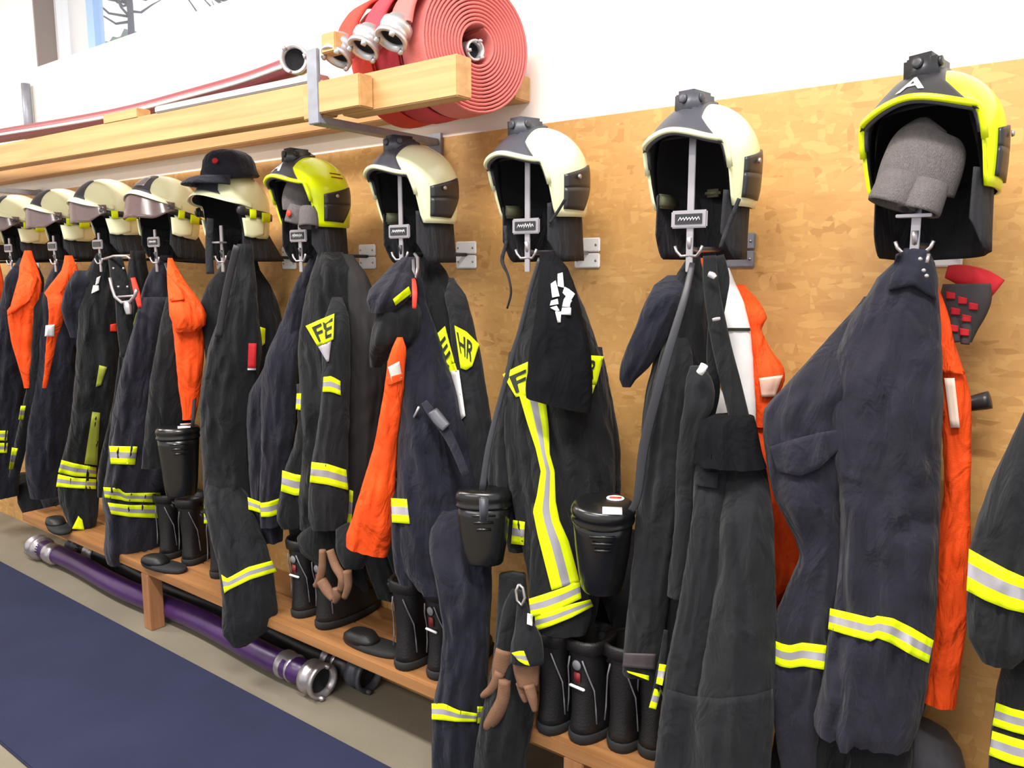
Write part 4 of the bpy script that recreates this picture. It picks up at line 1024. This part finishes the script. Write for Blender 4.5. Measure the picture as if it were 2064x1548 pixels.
loft('leg', [(1180, 1005, 1062), (1260, 1000, 1070), (1350, 990, 1082), (1420, 975, 1080), (1480, 962, 1070), (1540, 955, 1060), (1660, 950, 1050)], -.36, .10, BLK, t)

# ---- hook 4
t = garment('turnout_jacket', 'dark jacket with yellow lettered back patches right of the navy hood', 'jacket', 860, 520, -.22, BANDG)
b1 = loft('body', [(512, 838, 872), (545, 838, 898), (575, 838, 912), (610, 838, 935), (650, 838, 950), (700, 840, 962), (760, 845, 972), (850, 850, 988), (930, 858, 998), (1000, 870, 1000), (1040, 880, 995)], -.20, .15, BLK, t, amp=.38)
s1 = loft('sleeve', [(560, 905, 915), (595, 896, 938), (640, 905, 952), (700, 910, 966), (780, 925, 980), (860, 935, 992), (940, 945, 1000), (1000, 950, 1000)], -.24, .09, CHAR, t, amp=.3)
pt = drape('back_patch', [(868, 700), (878, 675), (897, 657)], [(908, 740), (916, 732), (914, 722)], [b1, s1], YEL, t, off=.008)
drape_text('E', (879, 700), (897, 676), (908, 712), (898, 727), [pt], INK, pt, off=.004)
pt = drape('back_patch', [(916, 656), (940, 668), (966, 694)], [(928, 742), (940, 746), (952, 738)], [b1, s1], YEL, t, off=.008)
drape_text('HR', (920, 668), (958, 694), (950, 730), (928, 712), [pt], INK, pt, off=.004)
drape('reflective_tail', [(905, 735), (917, 732)], [(906, 752), (922, 748)], [b1, s1], YEL, t, off=.008)
drape('white_panel', [(908, 748), (925, 746)], [(930, 846), (938, 838)], [b1, s1], WHT, t, off=.008, nu=2, nv=10)
t = garment('work_overalls', 'navy overalls with clip strap reaching to the floor between two canisters', 'overalls', 850, 600, -.3)
b2 = loft('body', [(560, 836, 850), (620, 822, 862), (680, 815, 885), (740, 812, 905), (800, 808, 925), (880, 802, 948), (950, 800, 968), (1030, 800, 985), (1090, 805, 990), (1140, 812, 990), (1180, 840, 990)], -.30, .14, NAVY2, t, amp=.45)
l2 = loft('leg', [(1040, 890, 960), (1075, 868, 978), (1110, 864, 986), (1180, 880, 992), (1260, 892, 988), (1340, 888, 984), (1420, 874, 980), (1500, 870, 974), (1600, 872, 968), (1700, 874, 966)], -.37, .11, NAVY2, t, amp=.35)
l3 = loft('leg', [(980, 792, 852), (1040, 788, 858), (1100, 790, 862), (1150, 796, 866), (1172, 804, 860)], -.36, .09, NAVY2, t, amp=.3)
band([(788, 1004), (820, 1006)], [(790, 1053), (826, 1056)], [l3, b2], t)
band([(870, 1418), (895, 1418), (925, 1432), (962, 1438)], [(870, 1450), (895, 1452), (920, 1455), (960, 1455)], [l2], t)
band([(962, 1424), (974, 1424)], [(962, 1458), (974, 1458)], [l2], t)
strap('clip_strap', [(855, 810, 14), (872, 835, 18), (892, 860, 20), (915, 900, 18), (940, 960, 16)], -.385, NAVY, t, .25)
strap('buckle', [(872, 828, 22), (884, 845, 26), (900, 862, 22)], -.392, GREYP, t, .3)
mk('zip_pull', *sweepg([P(845, 820, -.39), P(838, 834, -.39), P(830, 848, -.39)], .004, 7), STEEL, t)
t = garment('orange_jacket', 'bright orange jacket hanging free left of the navy overalls', 'jacket', 800, 690, -.38)
b = loft('body', [(680, 800, 812), (700, 790, 818), (730, 781, 817), (770, 776, 815), (820, 768, 810), (880, 758, 802), (940, 742, 798), (1000, 724, 797), (1050, 710, 795), (1085, 699, 789), (1110, 698, 780)], -.40, .07, ORG, t, amp=.25, tilt=26)
drape('grey_patch', [(782, 740), (805, 728)], [(790, 770), (811, 762)], [b], mat('patch_grey', (206, 200, 196), .6), t, off=.006)
drape('pocket_flap', [(778, 762), (812, 752)], [(783, 778), (812, 766)], [b], ORG, t, off=.008)
t = garment('hooded_sweater', 'navy hood with yellow tab and dark sleeve bunched over the hook', 'sweater', 800, 530, -.38)
h = loft('hood', [(518, 812, 838), (535, 790, 840), (560, 766, 838), (585, 744, 834), (605, 738, 820), (630, 745, 800)], -.40, .10, NAVY, t, amp=.35)
s = loft('sleeve', [(600, 765, 838), (630, 758, 850), (660, 750, 848), (690, 746, 838), (710, 744, 800), (740, 746, 768)], -.36, .09, BLK, t, amp=.4)
drape('yellow_tab', [(792, 603), (824, 577)], [(797, 616), (829, 592)], [h, s], YEL, t, off=.008)
strap('red_strap', [(834, 562, 8, -.42), (836, 590, 11, -.445), (835, 622, 8, -.45)], -.45, REDB, t, .3)
mk('carabiner', *sweepg([P(*q) for q in ((836, 512, -.33), (842, 520, -.35), (842, 540, -.39), (838, 562, -.42), (834, 545, -.40), (833, 525, -.36))], .0045, 7), STEEL, t)

# ---- hook 5
t = garment('work_jacket', 'navy jacket left of the patched black jacket, narrow yellow-silver sleeve bands', 'jacket', 610, 540, -.2, BANDG)
b = loft('body', [(515, 628, 655), (560, 600, 645), (600, 583, 640), (640, 570, 630), (700, 552, 625), (760, 520, 615), (790, 502, 610), (850, 497, 600), (920, 500, 590), (980, 503, 580), (1040, 510, 572), (1090, 525, 570)], -.24, .14, NAVY, t, amp=.42)
s = loft('sleeve', [(650, 565, 610), (720, 535, 605), (790, 525, 600), (870, 527, 595), (950, 525, 580), (1020, 522, 565), (1060, 525, 562)], -.29, .09, NAVY, t, amp=.4)
band([(499, 1002), (525, 1012)], [(501, 1027), (525, 1034)], [b, s], t)
band([(524, 1014), (540, 1012), (564, 1004)], [(526, 1042), (545, 1042), (562, 1036)], [s, b], t)
t = garment('turnout_jacket', 'black jacket with yellow letter patch and cuff bands under the yellow helmet', 'jacket', 650, 520, -.28, BANDG)
b1 = loft('body', [(508, 640, 690), (540, 630, 715), (580, 618, 728), (620, 610, 738), (700, 600, 745), (780, 603, 748), (860, 605, 745), (940, 605, 735), (1000, 600, 720), (1060, 605, 710)], -.25, .15, BLK, t, amp=.4)
s2 = loft('sleeve', [(780, 598, 650), (850, 600, 650), (900, 590, 648), (950, 572, 636), (1000, 562, 628), (1045, 558, 622), (1062, 566, 612)], -.32, .09, BLK, t, amp=.3)
s1 = loft('sleeve', [(600, 668, 690), (640, 654, 704), (700, 648, 706), (780, 650, 706), (860, 640, 704), (930, 628, 702), (990, 622, 704), (1040, 622, 702), (1062, 628, 696)], -.34, .10, CHAR, t, amp=.3)
band([(569, 948), (595, 956), (624, 960)], [(566, 990), (595, 999), (622, 998)], [s2], t)
band([(628, 931), (660, 935), (698, 947)], [(624, 972), (660, 977), (702, 988)], [s1], t)
band([(652, 760), (668, 758), (686, 768)], [(650, 790), (668, 790), (687, 797)], [s1], t)
band([(598, 793), (607, 793)], [(596, 825), (606, 827)], [b1, s2], t)
pt = drape('back_patch', [(616, 657), (645, 644), (674, 632)], [(640, 698), (655, 692), (672, 684)], [b1, s1], YEL, t, off=.008)
drape_text('FE', (628, 660), (671, 640), (668, 678), (643, 690), [pt], INK, pt, off=.004)
drape('reflective_tail', [(641, 699), (668, 686)], [(659, 730), (663, 728)], [b1, s1], SIL, t, off=.006)
t = garment('fleece_jacket', 'black fleece jacket behind the patched jacket, next to the orange one', 'jacket', 720, 540, -.2, BANDG)
b = loft('body', [(512, 690, 712), (560, 698, 742), (620, 698, 765), (690, 700, 780), (780, 702, 780), (880, 700, 765), (960, 698, 752), (1050, 695, 735), (1100, 700, 730)], -.22, .13, mat('brown_black', (36, 33, 34), .9, var=.1, vs=10, bump=.3, bs=600), t, amp=.35)
band([(700, 985), (712, 990)], [(699, 1060), (708, 1060)], [b], t)
t = garment('leather_gloves', 'gloves with tan leather fingers hanging above the boots, black cuffs', 'gloves', 660, 1070, -.36, 'glove pairs')
strap('cuff', [(655, 1055, 40), (650, 1080, 80), (640, 1105, 90), (630, 1122, 60)], -.33, BLK, t, .4)
strap('cuff', [(690, 1060, 30), (705, 1090, 60), (712, 1120, 60), (712, 1145, 40)], -.34, BLK, t, .4)
for pts in ([(650, 1108, 14), (650, 1140, 16), (645, 1165, 16), (636, 1182, 12)], [(665, 1108, 16), (676, 1140, 18), (690, 1165, 18), (686, 1190, 14)], [(648, 1170, 22), (660, 1190, 22), (672, 1208, 14)], [(700, 1150, 18), (702, 1180, 16), (694, 1205, 12)], [(680, 1185, 20), (680, 1200, 18), (674, 1214, 10)]):
    strap('finger', pts, -.38, TAN, t, .8)

# ---- hook 6
t = garment('turnout_jacket', 'black jacket with spread shoulders behind the dark overalls, yellow bits showing', 'jacket', 470, 540, -.2, BANDG)
b1 = loft('body', [(505, 460, 515), (545, 440, 525), (575, 418, 545), (610, 404, 560), (645, 400, 568), (690, 410, 560), (780, 420, 540), (900, 415, 520), (1050, 412, 480)], -.18, .13, BLK, t, amp=.35)
drape('back_patch', [(458, 660), (470, 648)], [(462, 706), (472, 700)], [b1], YEL, t, off=.006)
drape('back_patch', [(522, 658), (535, 662)], [(526, 700), (534, 692)], [b1], YEL, t, off=.006)
drape('reflective_tail', [(462, 706), (474, 700)], [(474, 724), (480, 724)], [b1], SIL, t, off=.006)
for yy in (1005, 1035): band([(411, yy), (428, yy)], [(411, yy+20), (428, yy+20)], [b1], t)
t = garment('work_overalls', 'dark overalls under the capped helmet, yellow-silver leg band above the pipe', 'overalls', 480, 500, -.32)
b = loft('body', [(492, 478, 510), (530, 466, 512), (580, 458, 518), (640, 440, 522), (700, 420, 528), (760, 408, 522), (820, 402, 516), (880, 404, 508), (950, 408, 502), (1020, 412, 508), (1080, 425, 520)], -.33, .15, CHAR, t, amp=.42)
l = loft('leg', [(950, 415, 480), (1000, 412, 498), (1080, 424, 530), (1140, 440, 548), (1200, 448, 556), (1240, 446, 560), (1270, 448, 545), (1300, 468, 500)], -.36, .10, CHAR, t, amp=.25)
band([(446, 1158), (458, 1166), (500, 1143), (548, 1130)], [(452, 1196), (460, 1190), (505, 1168), (558, 1152)], [l], t)
strap('bib_strap', [(478, 495, 14), (462, 560, 14), (450, 620, 14), (440, 680, 14)], -.42, mat('strap_web', (58, 58, 64), .45), t, .25)
drape('red_tag', [(501, 692), (517, 692)], [(499, 742), (516, 742)], [b], RED, t, off=.012)
drape('tag_edge', [(499, 742), (516, 742)], [(499, 746), (516, 746)], [b], PLATE, t, off=.013)

# ---- hook 7
t = garment('turnout_jacket', 'navy jacket with bands at sleeve and hem, left of the large orange vest', 'jacket', 335, 540, -.26, BANDG)
b1 = loft('body', [(515, 325, 348), (550, 300, 352), (600, 282, 358), (660, 268, 368), (720, 255, 378), (800, 238, 385), (880, 224, 388), (950, 212, 380), (1000, 206, 350), (1050, 212, 330), (1100, 208, 326), (1125, 215, 320)], -.25, .15, NAVY, t, amp=.42)
s1 = loft('sleeve', [(600, 285, 335), (680, 262, 328), (760, 240, 322), (840, 225, 305), (900, 218, 285), (945, 222, 278)], -.33, .10, NAVY, t, amp=.38)
f1 = loft('front_flap', [(600, 335, 348), (640, 326, 360), (720, 310, 385), (800, 298, 384), (880, 290, 375), (940, 285, 365)], -.34, .07, BLK, t, amp=.3)
band([(220, 899), (277, 900)], [(223, 935), (272, 937)], [s1, b1], t)
band([(208, 982), (240, 984), (250, 994), (323, 993)], [(211, 1003), (245, 1008), (255, 1011), (326, 1013)], [b1], t)
band([(217, 1013), (260, 1018), (327, 1018)], [(224, 1036), (262, 1042), (329, 1045)], [b1], t)
t = garment('orange_vest', 'large orange jacket with shoulder cape, left of the capped helmet', 'vest', 345, 530, -.34)
b = loft('body', [(645, 348, 408), (700, 352, 412), (760, 358, 408), (800, 362, 402), (845, 368, 394)], -.34, .07, ORG, t, amp=.4)
c = loft('shoulder_cape', [(520, 338, 348), (545, 336, 360), (580, 338, 382), (610, 340, 405), (635, 341, 416), (655, 350, 414), (668, 352, 400)], -.37, .09, ORG, t, amp=.3)
drape('collar_flap', [(336, 548), (368, 590)], [(342, 607), (372, 604)], [c], ORG, t, off=.012)
# ---- hook 8
t = garment('turnout_jacket', 'dark jacket with bulging sleeve and two yellow-silver hem bands, left of the harness', 'jacket', 215, 540, -.26, BANDG)
b1 = loft('body', [(510, 196, 232), (550, 172, 238), (600, 160, 244), (680, 155, 250), (760, 150, 245), (850, 142, 230), (920, 125, 205), (970, 116, 196), (1010, 120, 200), (1060, 140, 195), (1075, 150, 185)], -.25, .15, BLK, t, amp=.42)
s1 = loft('sleeve', [(545, 150, 200), (580, 132, 195), (620, 123, 185), (650, 130, 170), (680, 142, 165)], -.32, .11, NAVY2, t, amp=.3)
band([(124, 927), (150, 934), (194, 942)], [(117, 952), (150, 960), (194, 962)], [b1], t)
band([(117, 956), (150, 963), (194, 966)], [(113, 981), (150, 984), (193, 986)], [b1], t)
drape('yellow_panel', [(186, 830), (202, 832)], [(170, 935), (196, 938)], [b1], mat('dull_yellow', (150, 156, 48), .7), t, off=.006)
drape('yellow_panel', [(200, 736), (216, 740)], [(193, 780), (204, 776)], [b1], mat('dull_yellow', (150, 156, 48), .7), t, off=.006)
drape('white_lettering', [(195, 560), (203, 556)], [(192, 575), (199, 572)], [b1, s1], PLATE, t, off=.006)
drape('white_lettering', [(188, 575), (199, 575)], [(184, 592), (200, 585)], [b1, s1], PLATE, t, off=.006)
drape('yellow_hem', [(158, 1040), (166, 1048)], [(145, 1066), (170, 1068)], [b1], YEL, t, off=.006)
t = garment('carabiner_harness', 'black harness with steel rings and carabiner hanging from a hook', 'harness', 245, 520, -.4)
w1 = strap('webbing', [(232, 520, 26), (240, 560, 32), (248, 600, 30), (252, 660, 30), (254, 720, 20)], -.38, BLK, t, .25)
for q in ((230, 541), (250, 541), (240, 578), (258, 578)): mk('rivet', *ring_profile([(0, .005), (.006, .004)], 8, P(q[0], q[1], -.405), (0.5, -1, 0)), STEEL, t)
mk('ring', *sweepg([P(*q, -.41) for q in ((222, 560), (226, 580), (232, 598), (246, 610), (262, 608), (272, 596), (276, 584))], .0065, 8), STEEL, t)
mk('ring_bar', *sweepg([P(*q, -.41) for q in ((238, 598), (255, 597), (272, 596))], .004, 8), STEEL, t)
strap('buckle', [(256, 608, 12), (258, 620, 15), (260, 634, 10)], -.415, STEEL, t, .5)
mk('top_ring', *sweepg([P(*q, -.40) for q in ((210, 522), (230, 516), (256, 516), (262, 522))], .005, 8), STEEL, t)
strap('red_strap', [(268, 560, 9), (276, 590, 12), (282, 620, 8)], -.36, REDB, t, .3)
drape('red_tag', [(222, 654), (234, 652)], [(222, 668), (236, 668)], [w1, b1], REDB, t, off=.006)
t = garment('turnout_jacket', 'narrow black jacket between harness and banded navy jacket', 'jacket', 275, 540, -.22, BANDG)
b = loft('body', [(505, 262, 292), (560, 255, 300), (640, 250, 290), (720, 240, 275), (820, 225, 262), (930, 200, 240), (1000, 196, 225)], -.22, .11, BLK, t, amp=.35)
drape('yellow_print', [(275, 630), (284, 628)], [(262, 672), (272, 668)], [b], mat('dull_yellow', (150, 156, 48), .7), t, off=.006)
# ---- hook 9
t = garment('turnout_jacket', 'long dark navy jacket behind the small orange vest with white tag', 'jacket', 120, 540, -.26, BANDG)
b1 = loft('body', [(525, 112, 142), (560, 95, 155), (620, 80, 162), (700, 78, 165), (780, 68, 160), (860, 55, 150), (920, 50, 140), (960, 52, 132), (1000, 60, 120)], -.25, .14, NAVY2, t, amp=.4)
s = loft('sleeve', [(590, 72, 98), (620, 68, 98), (660, 66, 90), (740, 60, 85), (820, 45, 75), (900, 28, 55), (960, 18, 40)], -.34, .08, BLK, t, amp=.3)
band([(42, 818), (52, 818)], [(37, 846), (47, 846)], [s], t)
band([(24, 902), (36, 904)], [(18, 946), (26, 946)], [s], t)
t = garment('orange_vest', 'small orange vest with a white tag on the third garment from the left', 'vest', 135, 545, -.36)
b = loft('body', [(515, 130, 146), (545, 124, 158), (570, 105, 156), (590, 90, 140), (600, 96, 138), (640, 98, 130), (680, 94, 116), (730, 90, 106), (782, 86, 94)], -.37, .07, ORG, t, amp=.3)
drape('white_tag', [(92, 656), (110, 654)], [(90, 678), (109, 678)], [b], PLATE, t, off=.006)
# ---- hook 10, 11
t = garment('turnout_jacket', 'dark jacket behind the long orange vest near the left edge', 'jacket', 45, 540, -.26, BANDG)
b1 = loft('body', [(520, 38, 68), (560, 10, 88), (620, -2, 90), (700, -8, 80), (800, -12, 60), (900, -20, 45), (1000, -25, 38)], -.25, .14, NAVY2, t, amp=.4)
for yy in (868, 893): band([(-8, yy), (16, yy)], [(-8, yy+20), (14, yy+20)], [b1], t)
t = garment('orange_vest', 'long orange vest tapering to a point, nearest to the left edge', 'vest', 58, 530, -.36)
b = loft('body', [(505, 50, 64), (535, 40, 74), (570, 36, 84), (604, 30, 82), (625, 14, 84), (660, 18, 80), (700, 26, 72), (740, 38, 66), (782, 48, 60)], -.37, .08, ORG, t, amp=.3)
drape('shoulder_cape', [(44, 535), (78, 560)], [(15, 638), (60, 606)], [b], ORG, t, off=.01, nv=8)
t = garment('orange_vest', 'sliver of an orange vest cut off by the left edge', 'vest', 0, 560, -.3)
loft('body', [(530, -25, 0), (570, -30, 8), (620, -30, 6), (680, -30, 0), (720, -30, -8)], -.33, .08, ORG, t, amp=.3)
t = garment('turnout_jacket', 'dark jacket mostly outside the left edge of the photo', 'jacket', -20, 560, -.24, BANDG)
loft('body', [(520, -50, -10), (600, -60, 5), (800, -60, 0), (1000, -60, -5)], -.24, .12, BLK, t, amp=.3)

# ------------------------------------------------------------------ boots on the bench
def boot_sections():
    # z, y0 (heel), y1 (toe), half width
    return [(.0, -.062, .195, .046), (.02, -.066, .2, .05), (.045, -.064, .198, .049), (.07, -.06, .18, .046), (.095, -.058, .13, .043), (.12, -.056, .085, .041), (.15, -.055, .062, .042), (.2, -.058, .060, .046), (.25, -.062, .062, .050), (.275, -.064, .064, .052)]
def sect(z, y0, y1, w, n=28):
    out = []
    for k in range(n):
        a = 2*PI*k/n; cx = math.copysign(abs(math.cos(a))**.8, math.cos(a)); cy = math.copysign(abs(math.sin(a))**.8, math.sin(a))
        out.append(Vector((cx*w*(1-.18*max(0, cy)*(1 if y1 > .1 else 0)), (y0+y1)/2+cy*(y1-y0)/2, z)))
    return out
def stack(secs, n=28, capb=True, capt=True):
    V = []; Fc = []
    for s in secs: V += sect(*s, n=n)
    for i in range(len(secs)-1):
        for k in range(n): Fc.append([i*n+k, i*n+(k+1) % n, (i+1)*n+(k+1) % n, (i+1)*n+k])
    if capb: Fc.append(list(range(n))[::-1])
    if capt: Fc.append([(len(secs)-1)*n+k for k in range(n)])
    return V, Fc
def boot_meshes():
    S_ = boot_sections()
    up = stack([s for s in S_[1:]]+[(.272, -.058, .058, .046), (.22, -.05, .05, .038)], capt=True)
    sole = stack([(0, -.066, .2, .05), (.012, -.07, .206, .053), (.024, -.070, .206, .053), (.028, -.067, .2, .05)])
    collar = stack([(.245, -.064, .064, .053), (.25, -.070, .070, .058), (.275, -.072, .072, .060), (.285, -.068, .068, .056), (.28, -.060, .060, .048), (.262, -.056, .056, .045)], capt=False, capb=False)
    return up, sole, collar
UP, SO, CO = boot_meshes()
def boot(px, py, rz, label, group, emblem=True, z=.287, tilt=0, seedx=0):
    g = G(px, py, z); t = thing('fire_boot', label, 'boot', (g.x, g.y+.07, z), group); t.rotation_euler = (0, 0, math.radians(rz))
    u = inst('upper', cached('boot_upper', lambda: UP, [RUB]), t)
    inst('sole', cached('boot_sole', lambda: SO, [SOLE]), t); inst('collar', cached('boot_collar', lambda: CO, [RUB]), t)
    def pipe(s): return tubeg([Vector((s*.020, -.066, .235)), Vector((s*.030, -.058, .20)), Vector((s*.040, -.040, .15)), Vector((s*.044, -.036, .10)), Vector((s*.047, -.036, .06))], .0022, 6)
    for s in (-1, 1):
        inst('piping', cached('bpipe%d' % s, lambda s=s: pipe(s), [GREYT]), u)
        inst('pull_loop', cached('bloop%d' % s, lambda s=s: tubeg([Vector((s*.055, -.02, .25)), Vector((s*.072, -.022, .262)), Vector((s*.078, -.02, .25)), Vector((s*.066, -.018, .232))], .006, 8), [GREYT if False else RUB]), t)
    if emblem:
        inst('badge', cached('bbadge', lambda: ring_profile([(0, .014), (.003, .012)], 16, Vector((0, -.062, .215)), (0, -1, 0)), [GREYT]), u)
        inst('red_mark', cached('bred', lambda: boxg((-.010, -.0625, .165), (.010, -.058, .195), .002), [mat('dull_red', (120, 22, 30), .6)]), u)
        inst('white_strip', cached('bwht', lambda: boxg((-.024, -.0635, .150), (.024, -.055, .157), .002), [PLATE]), u)
    return t
BG = 'black fire boots on the bench'
for q in [(590, 1246, 4, 'black boot behind the tan-fingered gloves, left of its pair', True), (640, 1270, -3, 'black boot with white strip in front of the tan-fingered gloves', True),
          (800, 1352, 5, 'black boot left of its pair, beside the slippers on the bench', False), (868, 1372, -4, 'black boot with badge right of its pair, next to the navy trouser leg', True),
          (1092, 1482, 3, 'black boot right behind the tan-palmed gloves', False), (1160, 1502, -4, 'black boot with badge, left of the middle of the boots under the big canister', True),
          (1236, 1518, 4, 'black boot directly below the big canister with the label', False), (1300, 1532, 0, 'black boot half hidden by the bib trousers', False),
          (262, 1108, 10, 'black boot below the banded navy jacket, leftmost of the small group', False), (318, 1128, 0, 'black boot below the left canister, left one', False), (362, 1140, 6, 'black boot below the left canister, right one', False), (420, 1166, 0, 'black boot beside the dark overalls leg', False)]:
    boot(q[0], q[1], q[2]+(0 if q[0] > 500 else 25), q[3], BG, q[4])
def slipper(px, py, rz, label):
    g = G(px, py, .287); t = thing('slipper', label, 'shoe', (g.x, g.y, .287), 'black slippers on the bench'); t.rotation_euler = (0, 0, math.radians(rz))
    inst('sole', cached('slsole', lambda: stack([(0, -.12, .12, .042), (.010, -.125, .125, .045), (.020, -.12, .12, .042)]), [SOLE]), t)
    inst('upper', cached('slup', lambda: stack([(.018, -.02, .12, .043), (.030, -.01, .117, .041), (.042, .0, .10, .036), (.049, .015, .07, .024)]), [RUB]), t)
slipper(752, 1306, 95, 'black slipper lying left of the boot pair on the bench')
slipper(118, 1066, 80, 'black slipper near the left end of the bench')
slipper(330, 1145, 100, 'black slipper at the bench edge below the left canister')

# dark padding pieces low between garments: folded trousers standing behind the boots
def back_trousers(rows, Y, label, m=BLK):
    t = garment('turnout_trousers', label, 'trousers', rows[0][1], rows[0][0], Y, 'rolled-down trousers behind the boots')
    h = (rows[0][1]+rows[0][2])/2
    loft('leg', [(r[0], r[1], (r[1]+r[2])/2+4) for r in rows], Y, .10, m, t); loft('leg', [(r[0], (r[1]+r[2])/2-4, r[2]) for r in rows], Y, .10, m, t)
back_trousers([(960, 575, 700), (1050, 580, 715), (1130, 590, 735), (1200, 600, 745), (1235, 620, 740)], -.12, 'black trousers standing behind the tan-fingered gloves and boots')
back_trousers([(960, 705, 800), (1060, 715, 810), (1150, 740, 850), (1200, 760, 880)], -.10, 'black trousers in the gap beside the long orange jacket')
back_trousers([(1080, 1090, 1290), (1180, 1120, 1300), (1280, 1160, 1320), (1360, 1180, 1330), (1420, 1200, 1335)], -.10, 'black trousers in the shade behind the boots under the big canister')
back_trousers([(1000, 300, 420), (1060, 305, 440), (1110, 330, 450)], -.10, 'black trousers behind the left canister')
back_trousers([(960, 30, 110), (1010, 35, 140), (1040, 50, 150)], -.12, 'black trousers near the left end of the bench')
back_trousers([(950, 1560, 1880), (1100, 1570, 1890), (1300, 1570, 1900), (1430, 1600, 1860)], -.10, 'black trousers behind the large navy jacket')
# loose yellow-silver strips near boots
t = garment('reflective_strap', 'thin yellow-silver strap dangling left of the bib trousers', 'strap', 1335, 1290, -.40)
w = strap('webbing', [(1342, 1270, 8), (1336, 1320, 12), (1326, 1370, 12), (1314, 1430, 12)], -.41, BLK, t, .3)
band([(1329, 1338), (1343, 1340)], [(1322, 1378), (1335, 1382)], [w], t, off=.003); band([(1319, 1388), (1333, 1392)], [(1308, 1426), (1322, 1430)], [w], t, off=.003)
